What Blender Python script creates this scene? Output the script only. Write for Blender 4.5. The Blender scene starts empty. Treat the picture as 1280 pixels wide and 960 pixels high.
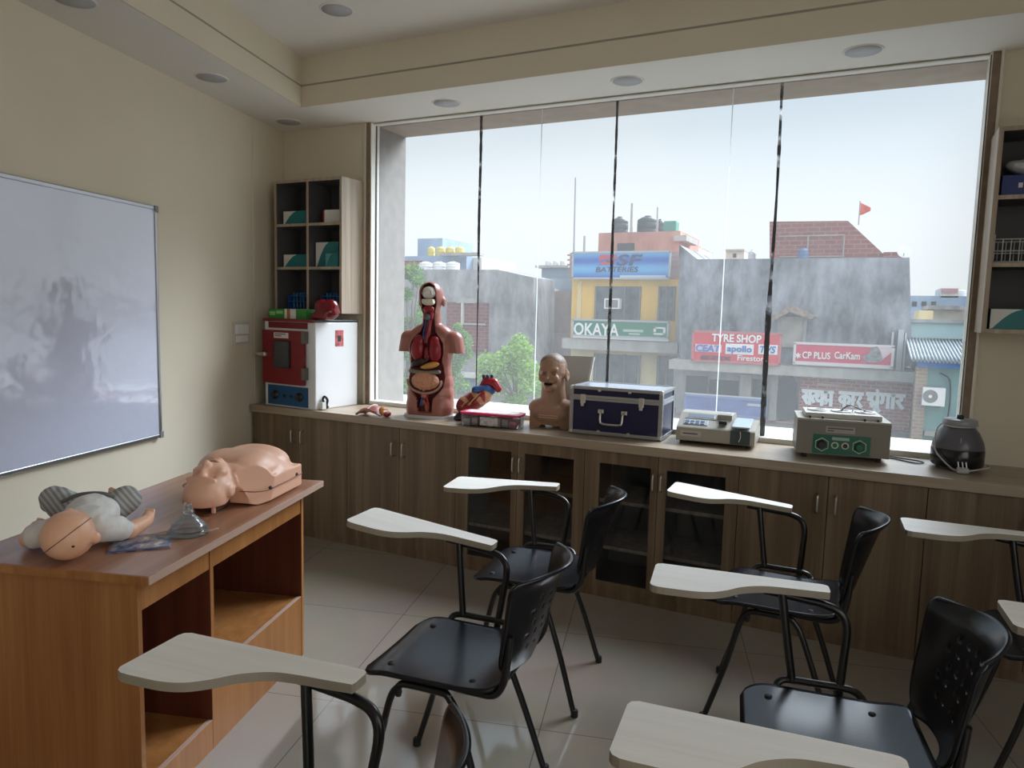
import bpy, bmesh, math, random
import numpy as np
from math import sin, cos, pi, radians, sqrt, atan2, exp
from mathutils import Vector, Matrix, Euler, noise as mnoise
random.seed(7)
SC = bpy.context.scene
COL = SC.collection

# ------------------------------------------------------------------ camera
CAM_LOC = Vector((3.6087, -3.495, 1.4825))
YAW, PITCH, ROLL, FPX = radians(-25.99), radians(-5.78), radians(1.43), 897.6
fw = Vector((sin(YAW)*cos(PITCH), cos(YAW)*cos(PITCH), sin(PITCH)))
rt = Vector((cos(YAW), -sin(YAW), 0)); up = rt.cross(fw)
RT = rt*cos(ROLL)+up*sin(ROLL); UP = -rt*sin(ROLL)+up*cos(ROLL)
cd = bpy.data.cameras.new('camera'); cam = bpy.data.objects.new('camera', cd); COL.objects.link(cam)
M = Matrix((RT, UP, -fw)).transposed().to_4x4(); M.translation = CAM_LOC
cam.matrix_world = M
cd.sensor_width = 36; cd.lens = FPX/1280*36; cd.clip_start = .05; cd.clip_end = 400
SC.camera = cam

def at(u, v, Y):
    """point of the street scene seen at (u,v) of the photograph, on the vertical plane y = Y"""
    d = fw+RT*((u-640)/FPX)-UP*((v-480)/FPX)
    return CAM_LOC+d*((Y-CAM_LOC.y)/d.y)
def rect(u0, v0, u1, v1, Y):
    um, vm = (u0+u1)/2, (v0+v1)/2
    return at(u0, vm, Y).x, at(u1, vm, Y).x, at(um, v1, Y).z, at(um, v0, Y).z

# ------------------------------------------------------------------ materials
MATS = {}
def mat(name, col, rough=.6, metal=0., spec=.5, var=0., vscale=8., bump=0., bscale=60., trans=0., alpha=1., coat=0., sheen=0.):
    if name in MATS: return MATS[name]
    m = bpy.data.materials.new(name); m.use_nodes = True; MATS[name] = m
    nt = m.node_tree; b = nt.nodes['Principled BSDF']
    c = (col[0], col[1], col[2], 1)
    b.inputs['Base Color'].default_value = c; b.inputs['Roughness'].default_value = rough
    b.inputs['Metallic'].default_value = metal; b.inputs['Specular IOR Level'].default_value = spec
    b.inputs['Transmission Weight'].default_value = trans; b.inputs['Alpha'].default_value = alpha
    b.inputs['Coat Weight'].default_value = coat
    if var or bump:
        tc = nt.nodes.new('ShaderNodeTexCoord')
    if var:
        n = nt.nodes.new('ShaderNodeTexNoise'); n.inputs['Scale'].default_value = vscale; n.inputs['Detail'].default_value = 5
        nt.links.new(tc.outputs['Object'], n.inputs['Vector'])
        r = nt.nodes.new('ShaderNodeValToRGB')
        r.color_ramp.elements[0].position = .3; r.color_ramp.elements[1].position = .7
        r.color_ramp.elements[0].color = tuple(x*(1-var) for x in col)+(1,)
        r.color_ramp.elements[1].color = tuple(min(1, x*(1+var)) for x in col)+(1,)
        nt.links.new(n.outputs['Fac'], r.inputs['Fac']); nt.links.new(r.outputs['Color'], b.inputs['Base Color'])
    if bump:
        n2 = nt.nodes.new('ShaderNodeTexNoise'); n2.inputs['Scale'].default_value = bscale; n2.inputs['Detail'].default_value = 3
        nt.links.new(tc.outputs['Object'], n2.inputs['Vector'])
        bp = nt.nodes.new('ShaderNodeBump'); bp.inputs['Strength'].default_value = bump; bp.inputs['Distance'].default_value = .01
        nt.links.new(n2.outputs['Fac'], bp.inputs['Height']); nt.links.new(bp.outputs['Normal'], b.inputs['Normal'])
    return m

def wood(name, c1, c2, c3, axis='z', rough=.5, stretch=12., scale=6., spec=.4, loc=(0, 0, 0)):
    m = bpy.data.materials.new(name); m.use_nodes = True; MATS[name] = m
    nt = m.node_tree; N = nt.nodes; Lk = nt.links; b = N['Principled BSDF']
    tc = N.new('ShaderNodeTexCoord'); mp = N.new('ShaderNodeMapping')
    s = [scale*stretch/4]*3; s['xyz'.index(axis)] = scale/8
    mp.inputs['Scale'].default_value = s; mp.inputs['Location'].default_value = loc
    Lk.new(tc.outputs['Object'], mp.inputs['Vector'])
    n = N.new('ShaderNodeTexNoise'); n.inputs['Scale'].default_value = 1; n.inputs['Detail'].default_value = 6; n.inputs['Distortion'].default_value = .6
    Lk.new(mp.outputs['Vector'], n.inputs['Vector'])
    mp2 = N.new('ShaderNodeMapping'); s2 = [scale*stretch*2]*3; s2['xyz'.index(axis)] = scale/3
    mp2.inputs['Scale'].default_value = s2; Lk.new(tc.outputs['Object'], mp2.inputs['Vector'])
    n2 = N.new('ShaderNodeTexNoise'); n2.inputs['Scale'].default_value = 1; n2.inputs['Detail'].default_value = 3
    Lk.new(mp2.outputs['Vector'], n2.inputs['Vector'])
    mx = N.new('ShaderNodeMix'); mx.data_type = 'FLOAT'; mx.inputs[0].default_value = .3
    Lk.new(n.outputs['Fac'], mx.inputs[2]); Lk.new(n2.outputs['Fac'], mx.inputs[3])
    r = N.new('ShaderNodeValToRGB'); e = r.color_ramp.elements
    e[0].position = .36; e[0].color = (*c1, 1); e[1].position = .64; e[1].color = (*c3, 1)
    x = e.new(.5); x.color = (*c2, 1)
    Lk.new(mx.outputs[0], r.inputs['Fac']); Lk.new(r.outputs['Color'], b.inputs['Base Color'])
    b.inputs['Roughness'].default_value = rough; b.inputs['Specular IOR Level'].default_value = spec
    return m

def clear(name, tint=(1, 1, 1), gloss=.1, rough=.03, haze=0., hazecol=(.9, .92, .93)):
    """thin clear or smoked sheet: see-through with a reflecting surface and an optional milky haze"""
    m = bpy.data.materials.new(name); m.use_nodes = True; MATS[name] = m
    nt = m.node_tree; N = nt.nodes; Lk = nt.links; N.remove(N['Principled BSDF'])
    out = N['Material Output']
    t = N.new('ShaderNodeBsdfTransparent'); t.inputs['Color'].default_value = (*tint, 1)
    last = t.outputs[0]
    if haze:
        tl = N.new('ShaderNodeBsdfTranslucent'); tl.inputs['Color'].default_value = (*hazecol, 1)
        mx = N.new('ShaderNodeMixShader'); mx.inputs[0].default_value = haze
        Lk.new(last, mx.inputs[1]); Lk.new(tl.outputs[0], mx.inputs[2]); last = mx.outputs[0]
        m['haze_node'] = mx.name
    if gloss:
        g = N.new('ShaderNodeBsdfGlossy'); g.inputs['Roughness'].default_value = rough
        fr = N.new('ShaderNodeFresnel'); fr.inputs['IOR'].default_value = 1.45
        mu = N.new('ShaderNodeMath'); mu.operation = 'MULTIPLY'; mu.inputs[1].default_value = gloss*10; mu.use_clamp = True
        Lk.new(fr.outputs[0], mu.inputs[0])
        mx = N.new('ShaderNodeMixShader'); Lk.new(mu.outputs[0], mx.inputs[0])
        Lk.new(last, mx.inputs[1]); Lk.new(g.outputs[0], mx.inputs[2]); last = mx.outputs[0]
    Lk.new(last, out.inputs['Surface'])
    return m

# ------------------------------------------------------------------ mesh building
class MB:
    def __init__(s): s.v = []; s.f = []; s.m = []; s.sm = []
    def add(s, vs, fs, mi=0, smooth=False):
        o = len(s.v); s.v += [tuple(v) for v in vs]
        for f in fs: s.f.append(tuple(i+o for i in f)); s.m.append(mi); s.sm.append(smooth)
        return s
    def box(s, x0, x1, y0, y1, z0, z1, mi=0, T=None):
        vs = [(x, y, z) for z in (z0, z1) for y in (y0, y1) for x in (x0, x1)]
        if T: vs = [T @ Vector(v) for v in vs]
        return s.add(vs, [(0, 2, 3, 1), (4, 5, 7, 6), (0, 1, 5, 4), (2, 6, 7, 3), (0, 4, 6, 2), (1, 3, 7, 5)], mi)
    def prism(s, pts, z0, z1, mi=0, mside=None, T=None):
        n = len(pts)
        a = sum(pts[i][0]*pts[(i+1) % n][1]-pts[(i+1) % n][0]*pts[i][1] for i in range(n))
        if a < 0: pts = pts[::-1]
        vs = [(p[0], p[1], z0) for p in pts]+[(p[0], p[1], z1) for p in pts]
        if T: vs = [T @ Vector(v) for v in vs]
        s.add(vs, [tuple(range(n))[::-1], tuple(range(n, 2*n))], mi)
        s.add(vs, [(i, (i+1) % n, n+(i+1) % n, n+i) for i in range(n)], mi if mside is None else mside)
        return s
    def tube(s, path, r, seg=10, mi=0, closed=False, caps=True):
        P = [Vector(p) for p in path]; n = len(P)
        rs = r if isinstance(r, (list, tuple)) else [r]*n
        vs = []; prev = None
        for i, p in enumerate(P):
            a = P[(i-1) % n] if (closed or i > 0) else p; b = P[(i+1) % n] if (closed or i < n-1) else p
            t = (b-a).normalized()
            if prev is None: x = t.orthogonal().normalized()
            else:
                x = prev-t*prev.dot(t)
                x = x.normalized() if x.length > 1e-6 else t.orthogonal().normalized()
            prev = x; y = t.cross(x)
            vs += [p+(x*cos(2*pi*k/seg)+y*sin(2*pi*k/seg))*rs[i] for k in range(seg)]
        fs = []
        for i in range(n if closed else n-1):
            j = (i+1) % n
            for k in range(seg): fs.append((i*seg+k, i*seg+(k+1) % seg, j*seg+(k+1) % seg, j*seg+k))
        s.add(vs, fs, mi, True)
        if caps and not closed:
            s.add(vs[:seg], [tuple(range(seg))[::-1]], mi); s.add(vs[-seg:], [tuple(range(seg))], mi)
        return s
    def lathe(s, prof, seg=24, c=(0, 0, 0), mi=0, axis='z', smooth=True, T=None):
        vs = []
        for (r, h) in prof:
            for k in range(seg):
                a = 2*pi*k/seg; p = (r*cos(a), r*sin(a), h)
                if axis == 'y': p = (p[0], p[2], -p[1])
                if axis == 'x': p = (p[2], p[0], p[1])
                vs.append(Vector((p[0]+c[0], p[1]+c[1], p[2]+c[2])))
        if T: vs = [T @ v for v in vs]
        n = len(prof)
        s.add(vs, [(i*seg+k, i*seg+(k+1) % seg, (i+1)*seg+(k+1) % seg, (i+1)*seg+k) for i in range(n-1) for k in range(seg)], mi, smooth)
        if prof[0][0] > 1e-5: s.add(vs[:seg], [tuple(range(seg))[::-1]], mi)
        if prof[-1][0] > 1e-5: s.add(vs[-seg:], [tuple(range(seg))], mi)
        return s
    def ball(s, c, r, mi=0, su=14, sv=9, R=None):
        rx, ry, rz = r if isinstance(r, (list, tuple)) else (r, r, r)
        E = Euler(R).to_matrix() if R else None
        vs = []
        for j in range(sv+1):
            t = pi*j/sv
            for k in range(su):
                a = 2*pi*k/su; p = Vector((rx*sin(t)*cos(a), ry*sin(t)*sin(a), rz*cos(t)))
                if E: p = E @ p
                vs.append(p+Vector(c))
        return s.add(vs, [(j*su+k, (j+1)*su+k, (j+1)*su+(k+1) % su, j*su+(k+1) % su) for j in range(sv) for k in range(su)], mi, True)
    def grid(s, fn, nu, nv, mi=0, hole=None, smooth=True):
        vs = [fn(i/nu, j/nv) for j in range(nv+1) for i in range(nu+1)]
        fs = [(j*(nu+1)+i, j*(nu+1)+i+1, (j+1)*(nu+1)+i+1, (j+1)*(nu+1)+i) for j in range(nv) for i in range(nu) if not (hole and hole(i, j))]
        return s.add(vs, fs, mi, smooth)
    def build(s, name, mats, parent=None, bevel=0., seg=2, solid=0., offset=0., smooth=False, loc=None, rot=None, weld=False):
        me = bpy.data.meshes.new(name); me.from_pydata(s.v, [], s.f)
        mats = mats if isinstance(mats, (list, tuple)) else [mats]
        for m in mats: me.materials.append(m)
        me.polygons.foreach_set('material_index', s.m)
        me.polygons.foreach_set('use_smooth', [True]*len(s.f) if smooth else s.sm)
        me.update()
        return put(name, me, parent, bevel, seg, solid, offset, loc, rot, weld)
def put(name, me, parent=None, bevel=0., seg=2, solid=0., offset=0., loc=None, rot=None, weld=False):
    o = bpy.data.objects.new(name, me); COL.objects.link(o)
    if parent: o.parent = parent
    if loc: o.location = loc
    if rot: o.rotation_euler = rot
    if weld: w = o.modifiers.new('weld', 'WELD'); w.merge_threshold = 1e-5
    if solid: m = o.modifiers.new('solid', 'SOLIDIFY'); m.thickness = solid; m.offset = offset
    if bevel: m = o.modifiers.new('bevel', 'BEVEL'); m.width = bevel; m.segments = seg; m.limit_method = 'ANGLE'; m.angle_limit = radians(40); m.harden_normals = False
    return o
def tag(o, label, cat, group=None, kind=None):
    o['label'] = label; o['category'] = cat
    if group: o['group'] = group
    if kind: o['kind'] = kind
    return o
def thing(name, label, cat, loc=(0, 0, 0), rz=0., group=None, rot=None):
    o = bpy.data.objects.new(name, None); COL.objects.link(o); o.empty_display_size = .05
    o.location = loc; o.rotation_euler = rot or (0, 0, rz)
    return tag(o, label, cat, group)
def struct(o, label=None, cat=None):
    o['kind'] = 'structure'
    o['label'] = label or o.name.replace('_', ' '); o['category'] = cat or o.name.split('_')[0]
    return o
def copy_tree(o, parent=None):
    c = o.copy(); COL.objects.link(c)
    if parent: c.parent = parent
    for ch in list(o.children): copy_tree(ch, c)
    return c
def arc(c, r, a0, a1, n, plane='xz', y=0):
    out = []
    for i in range(n+1):
        a = a0+(a1-a0)*i/n; p, q = c[0]+r*cos(a), c[1]+r*sin(a)
        out.append((p, y, q) if plane == 'xz' else ((p, q, y) if plane == 'xy' else (y, p, q)))
    return out
def rrect(x0, x1, y0, y1, r, n=4):
    P = []
    for cx, cy, a in ((x1-r, y1-r, 0), (x0+r, y1-r, pi/2), (x0+r, y0+r, pi), (x1-r, y0+r, 3*pi/2)):
        P += [(cx+r*cos(a+pi/2*i/n), cy+r*sin(a+pi/2*i/n)) for i in range(n+1)]
    return P
def smooth_path(pts, n=5):
    """Catmull-Rom through the points"""
    P = [Vector(p) for p in pts]; out = []
    for i in range(len(P)-1):
        a = P[i-1] if i else P[0]*2-P[1]; b, c = P[i], P[i+1]; d = P[i+2] if i+2 < len(P) else P[-1]*2-P[-2]
        for k in range(n):
            t = k/n
            out.append(.5*((2*b)+(c-a)*t+(2*a-5*b+4*c-d)*t*t+(3*b-a-3*c+d)*t**3))
    return out+[P[-1]]
def capsule(a, b, ra, rb, n=7):
    a, b = Vector(a), Vector(b)
    return [('e', tuple(a.lerp(b, i/n)), (ra+(rb-ra)*i/n,)*3, None) for i in range(n+1)]
def blob(name, shapes, voxel, smooth, mats, parent=None, carve=(), paint=None, loc=None, rot=None, post=4):
    """one continuous surface grown around a skeleton of ellipsoids and boxes"""
    b = MB()
    for sh in shapes:
        if sh[0] == 'e': b.ball(sh[1], sh[2], su=20, sv=12, R=sh[3] if len(sh) > 3 else None)
        else:
            T = Matrix.Translation(sh[1]) @ (Euler(sh[3]).to_matrix().to_4x4() if len(sh) > 3 and sh[3] else Matrix())
            h = sh[2]; b.box(-h[0], h[0], -h[1], h[1], -h[2], h[2], T=T)
    o = b.build('tmp', mats)
    r = o.modifiers.new('r', 'REMESH'); r.mode = 'VOXEL'; r.voxel_size = voxel; r.use_smooth_shade = True
    if smooth: q = o.modifiers.new('s', 'SMOOTH'); q.iterations = smooth; q.factor = .5
    dg = bpy.context.evaluated_depsgraph_get()
    me = bpy.data.meshes.new_from_object(o.evaluated_get(dg)); me.name = name
    bpy.data.objects.remove(o)
    n = len(me.vertices); co = np.empty(n*3, np.float32); me.vertices.foreach_get('co', co); co = co.reshape(-1, 3)
    for fn in carve: fn(co)
    me.vertices.foreach_set('co', co.ravel())
    mats = mats if isinstance(mats, (list, tuple)) else [mats]
    me.materials.clear()
    for m in mats: me.materials.append(m)
    me.polygons.foreach_set('use_smooth', [True]*len(me.polygons))
    if paint:
        for p in me.polygons: p.material_index = paint(p.center)
    me.update()
    o = put(name, me, parent, loc=loc, rot=rot)
    if carve and post: q = o.modifiers.new('s', 'SMOOTH'); q.iterations = post; q.factor = .5
    return o
def dent(c, r, push):
    """move the vertices near c by push, fading out at radius r (r may be three radii)"""
    c = np.array(c, np.float32); r = np.array(r if isinstance(r, (tuple, list)) else (r, r, r), np.float32); push = np.array(push, np.float32)
    def f(co):
        d = np.sqrt((((co-c)/r)**2).sum(1)); w = np.clip(1-d, 0, 1); w = w*w*(3-2*w)
        co += w[:, None]*push
    return f
_font = {}
def text_mesh(name, body, w, h, depth, m, parent, loc, rot=(pi/2, 0, 0), shear=0., keep=False, bold=0.):
    """raised lettering fitted into a w x h rectangle whose lower left corner is loc"""
    c = bpy.data.curves.new('t', 'FONT'); c.body = body; c.extrude = .01; c.shear = shear; c.offset = bold; c.resolution_u = 3
    o = bpy.data.objects.new('t', c); COL.objects.link(o)
    me = bpy.data.meshes.new_from_object(o.evaluated_get(bpy.context.evaluated_depsgraph_get()))
    bpy.data.objects.remove(o)
    n = len(me.vertices); co = np.empty(n*3, np.float32); me.vertices.foreach_get('co', co); co = co.reshape(-1, 3)
    lo = co.min(0); hi = co.max(0); ex = np.maximum(hi-lo, 1e-6)
    co = (co-lo)/ex*np.array([w, h, depth], np.float32)
    me.vertices.foreach_set('co', co.ravel()); me.materials.clear(); me.materials.append(m); me.update()
    return put(name, me, parent, loc=loc, rot=rot)
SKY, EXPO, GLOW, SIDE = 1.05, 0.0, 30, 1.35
# ------------------------------------------------------------------ the materials of the place
WALL = mat('cream_wall_paint', (.68, .62, .49), .75, var=.03, vscale=1.5, bump=.04, bscale=90)
SOFFIT = mat('white_ceiling_paint', (.74, .71, .66), .8, var=.02, vscale=1.2)
CAB = wood('cabinet_laminate', (.115, .077, .045), (.155, .106, .064), (.205, .148, .094), 'z', .42, 14, 6)
CABX = wood('worktop_laminate', (.25, .19, .13), (.31, .24, .17), (.365, .29, .21), 'x', .36, 14, 6, .8)
SHELFW = wood('shelf_laminate', (.29, .23, .17), (.37, .30, .23), (.45, .37, .29), 'z', .5, 14, 8)
DARKPLY_SHADE = mat('grey_board_and_shade', (.085, .083, .085), .6, var=.1)
DESKT = wood('desk_top_veneer', (.27, .125, .068), (.33, .155, .088), (.39, .19, .112), 'y', .30, 14, 6)
DESKS = wood('desk_side_veneer', (.29, .115, .032), (.35, .145, .043), (.41, .18, .058), 'z', .42, 12, 6)
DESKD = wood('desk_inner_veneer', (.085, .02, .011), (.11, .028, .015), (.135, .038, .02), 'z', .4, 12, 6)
EDGE = mat('desk_edge_band_glint', (.50, .34, .27), .22)  # pale colour stands for the window's highlight along the desk's edges
STEEL = mat('brushed_steel', (.62, .60, .56), .32, 1.)
ALU = mat('aluminium_trim', (.42, .43, .45), .33, .9)
WHITEP = mat('white_gloss_plastic', (.82, .82, .80), .3)
GREYP = mat('grey_plastic', (.22, .22, .23), .45)
BLACKP = mat('black_plastic', (.012, .012, .013), .4)
RUBBER = mat('black_rubber', (.008, .008, .008), .7)
BLACKM = mat('black_painted_tube', (.006, .006, .007), .28)
CHAIRP = mat('chair_black_plastic', (.007, .0075, .010), .26, spec=.38)
SLOTM = mat('chair_screw_steel', (.25, .25, .26), .4, .6)
TABT = wood('tablet_white_laminate', (.80, .765, .70), (.85, .815, .755), (.88, .85, .79), 'y', .42, 10, 9, .8)
TABE = mat('tablet_edge_band', (.30, .26, .20), .5)
SMOKE = clear('smoked_cabinet_glass', (.82, .84, .87), .06, .02)
SKIN = mat('manikin_vinyl', (.74, .42, .29), .42, bump=.02, bscale=120)
SKINB = mat('baby_vinyl', (.76, .43, .28), .4, bump=.02, bscale=120)
SKINT = mat('torso_skin', (.33, .125, .095), .33, var=.05, vscale=9)
SKINC = mat('bust_vinyl', (.36, .205, .13), .45)
HAIR = mat('bust_painted_hair', (.13, .075, .042), .55)
CLEARP = clear('clear_plastic', (.95, .97, .98), .06, .06, .24)
PANEW = clear('window_film', (.92, .935, .945), .0, .05, .045)
# floor: large glossy tiles, joints laid along the teacher's desk
def floor_mat():
    m = bpy.data.materials.new('floor_tiles'); m.use_nodes = True
    N = m.node_tree.nodes; Lk = m.node_tree.links; b = N['Principled BSDF']
    tc = N.new('ShaderNodeTexCoord'); mp = N.new('ShaderNodeMapping')
    mp.inputs['Rotation'].default_value = (0, 0, TILE_ROT); mp.inputs['Location'].default_value = TILE_LOC
    Lk.new(tc.outputs['Object'], mp.inputs['Vector'])
    br = N.new('ShaderNodeTexBrick'); br.offset = 0; br.squash = 1; br.inputs['Scale'].default_value = 1
    br.inputs['Brick Width'].default_value = TILE; br.inputs['Row Height'].default_value = TILE
    br.inputs['Mortar Size'].default_value = .0022; br.inputs['Mortar Smooth'].default_value = .2
    br.inputs['Color1'].default_value = (.345, .30, .25, 1); br.inputs['Color2'].default_value = (.36, .315, .262, 1)
    br.inputs['Mortar'].default_value = (.17, .15, .125, 1); br.inputs['Bias'].default_value = 0
    Lk.new(mp.outputs[0], br.inputs['Vector'])
    n = N.new('ShaderNodeTexNoise'); n.inputs['Scale'].default_value = 3; n.inputs['Detail'].default_value = 6
    Lk.new(tc.outputs['Object'], n.inputs['Vector'])
    mx = N.new('ShaderNodeMix'); mx.data_type = 'RGBA'; mx.blend_type = 'MULTIPLY'; mx.inputs[0].default_value = .25
    Lk.new(br.outputs['Color'], mx.inputs[6]); Lk.new(n.outputs['Color'], mx.inputs[7])
    Lk.new(mx.outputs[2], b.inputs['Base Color'])
    b.inputs['Roughness'].default_value = .09; b.inputs['Specular IOR Level'].default_value = 1.0
    return m
TILE, TILE_ROT, TILE_LOC = .80, -.26, (.15, .30, 0)
FLOORM = floor_mat()
def board_mat():
    m = mat('whiteboard_enamel', (.59, .625, .77), .07)
    N = m.node_tree.nodes; Lk = m.node_tree.links
    tc = N.new('ShaderNodeTexCoord'); n = N.new('ShaderNodeTexNoise'); n.inputs['Scale'].default_value = 11; n.inputs['Detail'].default_value = 1.5
    Lk.new(tc.outputs['Object'], n.inputs['Vector'])
    bp = N.new('ShaderNodeBump'); bp.inputs['Strength'].default_value = .5; bp.inputs['Distance'].default_value = .006
    Lk.new(n.outputs['Fac'], bp.inputs['Height']); Lk.new(bp.outputs[0], N['Principled BSDF'].inputs['Normal'])
    return m
BOARD = board_mat(); BOARD.node_tree.nodes['Principled BSDF'].inputs['Specular IOR Level'].default_value = 1.0; BOARD.node_tree.nodes['Principled BSDF'].inputs['Coat Weight'].default_value = .6; BOARD.node_tree.nodes['Principled BSDF'].inputs['Coat Roughness'].default_value = .05
def plaster(name, c, var=.25, scale=.6, rough=.9):
    m = mat(name, c, rough, spec=.2)
    N = m.node_tree.nodes; Lk = m.node_tree.links; b = N['Principled BSDF']
    tc = N.new('ShaderNodeTexCoord'); mp = N.new('ShaderNodeMapping'); mp.inputs['Scale'].default_value = (1, 1, .45)
    Lk.new(tc.outputs['Object'], mp.inputs[0])
    n = N.new('ShaderNodeTexNoise'); n.inputs['Scale'].default_value = scale; n.inputs['Detail'].default_value = 9; n.inputs['Roughness'].default_value = .65
    Lk.new(mp.outputs[0], n.inputs['Vector'])
    r = N.new('ShaderNodeValToRGB'); r.color_ramp.elements[0].position = .35; r.color_ramp.elements[1].position = .66
    r.color_ramp.elements[0].color = tuple(x*(1-var) for x in c)+(1,); r.color_ramp.elements[1].color = tuple(min(1, x*(1+var)) for x in c)+(1,)
    Lk.new(n.outputs['Fac'], r.inputs[0]); Lk.new(r.outputs[0], b.inputs['Base Color'])
    return m
def brick(name, c1, c2, mortar, sc=1.):
    m = mat(name, c1, .9, spec=.2)
    N = m.node_tree.nodes; Lk = m.node_tree.links; b = N['Principled BSDF']
    tc = N.new('ShaderNodeTexCoord'); mp = N.new('ShaderNodeMapping'); mp.inputs['Rotation'].default_value = (pi/2, 0, 0)
    Lk.new(tc.outputs['Object'], mp.inputs[0])
    br = N.new('ShaderNodeTexBrick'); br.inputs['Scale'].default_value = sc
    br.inputs['Brick Width'].default_value = .5; br.inputs['Row Height'].default_value = .2; br.inputs['Mortar Size'].default_value = .025
    for k, c in (('Color1', c1), ('Color2', c2), ('Mortar', mortar)): br.inputs[k].default_value = (*c, 1)
    Lk.new(mp.outputs[0], br.inputs['Vector'])
    n = N.new('ShaderNodeTexNoise'); n.inputs['Scale'].default_value = .7; n.inputs['Detail'].default_value = 6; Lk.new(tc.outputs['Object'], n.inputs['Vector'])
    mx = N.new('ShaderNodeMix'); mx.data_type = 'RGBA'; mx.blend_type = 'MULTIPLY'; mx.inputs[0].default_value = .4
    Lk.new(br.outputs['Color'], mx.inputs[6]); Lk.new(n.outputs['Color'], mx.inputs[7]); Lk.new(mx.outputs[2], b.inputs['Base Color'])
    return m
# ------------------------------------------------------------------ room shell
WK = -.2755                                   # the left wall runs x = WX + WK*y (the window wall is skewed to it)
WX = -.031
def wl(y): return WX+WK*y
YW, YG, YO, ZC = .45, .50, .82, 2.691         # wall plane, glass plane, outer face, soffit height
XL, XR = .618, 4.066                           # window opening
YB, XE = -7.0, 5.50                           # back wall, right wall
# floor and ceiling follow the skewed plan
o = MB().prism([(wl(YO)-.1, YO), (XE+.1, YO), (XE+.1, YB-.1), (wl(YB)-.1, YB-.1)], -.12, 0).build('floor', FLOORM); struct(o, 'glossy beige tiled floor', 'floor')
TX, TY, ZT = .42, .003, 2.985
def tl(y): return TX+WK*y
sof = MB()
sof.prism([(wl(YO)-.1, YO), (XE+.1, YO), (XE+.1, TY), (tl(TY), TY), (wl(TY)-.1, TY)], ZC, ZC+.5)
sof.prism([(wl(TY)-.1, TY), (tl(TY), TY), (tl(YB), YB-.1), (wl(YB)-.1, YB-.1)], ZC, ZC+.5)
o = sof.build('ceiling_soffit', [SOFFIT]); o.name = 'ceiling_border'; struct(o, 'lowered white ceiling border along the window and left walls', 'ceiling')
o = MB().prism([(tl(TY), TY), (XE+.1, TY), (XE+.1, YB-.1), (tl(YB), YB-.1)], ZT, ZT+.2).build('ceiling', SOFFIT); struct(o, 'raised white ceiling tray', 'ceiling')
# cream fascia of the tray with its recessed groove (light cove)
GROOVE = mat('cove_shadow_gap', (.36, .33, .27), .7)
def fascia(name, p, q, lab):
    b = MB(); p = Vector((*p, 0)); q = Vector((*q, 0)); d = (q-p).normalized(); nrm = Vector((-d.y, d.x, 0))
    T = Matrix((d, nrm, Vector((0, 0, 1)))).transposed().to_4x4(); T.translation = p; L = (q-p).length
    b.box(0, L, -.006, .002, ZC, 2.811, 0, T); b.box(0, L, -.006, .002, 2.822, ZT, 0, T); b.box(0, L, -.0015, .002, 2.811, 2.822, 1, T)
    return struct(b.build(name, [WALL, GROOVE]), lab, 'ceiling trim')
fascia('trim_1', (tl(TY), TY), (XE, TY), 'cream ceiling step with a groove along the window side')
fascia('trim_2', (tl(YB), YB), (tl(TY), TY), 'cream ceiling step with a groove along the left side')
b = MB().prism([(wl(YB), YB), (wl(YO), YO), (wl(YO)-.15, YO), (wl(YB)-.15, YB)], 0, ZC)
o = b.build('wall_left', WALL); struct(o, 'plain cream left wall', 'wall')
pl = MB().prism([(wl(YW)-.01, YW), (wl(YW)+.004, YW), (wl(.06)+.004, .06), (wl(.06)-.01, .06)], 0, ZC).build('trim_3', WALL); struct(pl, 'shallow cream pilaster in the left corner', 'wall trim')
b = MB().box(wl(YW)-.15, XL, YW, YO, 0, ZC); b.box(XR, XE+.1, YW, YO, 0, ZC); b.box(XL, XR, YW, YO, 0, .80)
CONC = mat('outer_reveal_render', (.25, .225, .20), .85, var=.12, vscale=14)
o = b.build('wall_window', WALL); struct(o, 'cream wall around the window', 'wall')
rv = MB().box(XL-.02, XL+.004, YG+.03, YO+.01, .80, ZC).box(XL, XR, YG+.03, YO+.01, ZC-.012, ZC+.02, 1)
o = rv.build('trim_4', [CONC, mat('outer_lintel_render', (.42, .34, .28), .85, var=.10, vscale=9)]); struct(o, 'grey rendered outer window reveal', 'window trim')
o = MB().box(XR-.004, XR+.02, YG+.03, YO+.01, .80, ZC).build('trim_5', mat('white_outer_render', (.8, .79, .74), .8)); struct(o, 'white outer window reveal on the right', 'window trim')
# right and back walls: the room goes on behind the photographer; the unseen right-wall window is added for fill light
RW0, RW1, RZ0, RZ1 = -6.6, -1.6, .75, 2.65
b = MB().box(XE, XE+.15, YB, RW0, 0, ZT).box(XE, XE+.15, RW1, YO, 0, ZT).box(XE, XE+.15, RW0, RW1, 0, RZ0).box(XE, XE+.15, RW0, RW1, RZ1, ZT)
o = b.build('wall_right', WALL); struct(o, 'cream right wall', 'wall')
o = MB().box(wl(YB)-.2, XE+.15, YB-.15, YB, 0, ZT).build('wall_back', WALL); struct(o, 'cream back wall', 'wall')
w2 = MB()
for x in (RW0, (RW0+RW1)/2-.03, RW1-.06): w2.box(XE+.03, XE+.09, x, x+.06, RZ0, RZ1)
for z in (RZ0, RZ1-.06): w2.box(XE+.03, XE+.09, RW0, RW1, z, z+.06)
o = w2.build('window_added_fill', WHITEP); struct(o, 'added unseen side window giving fill light', 'window')

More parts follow.
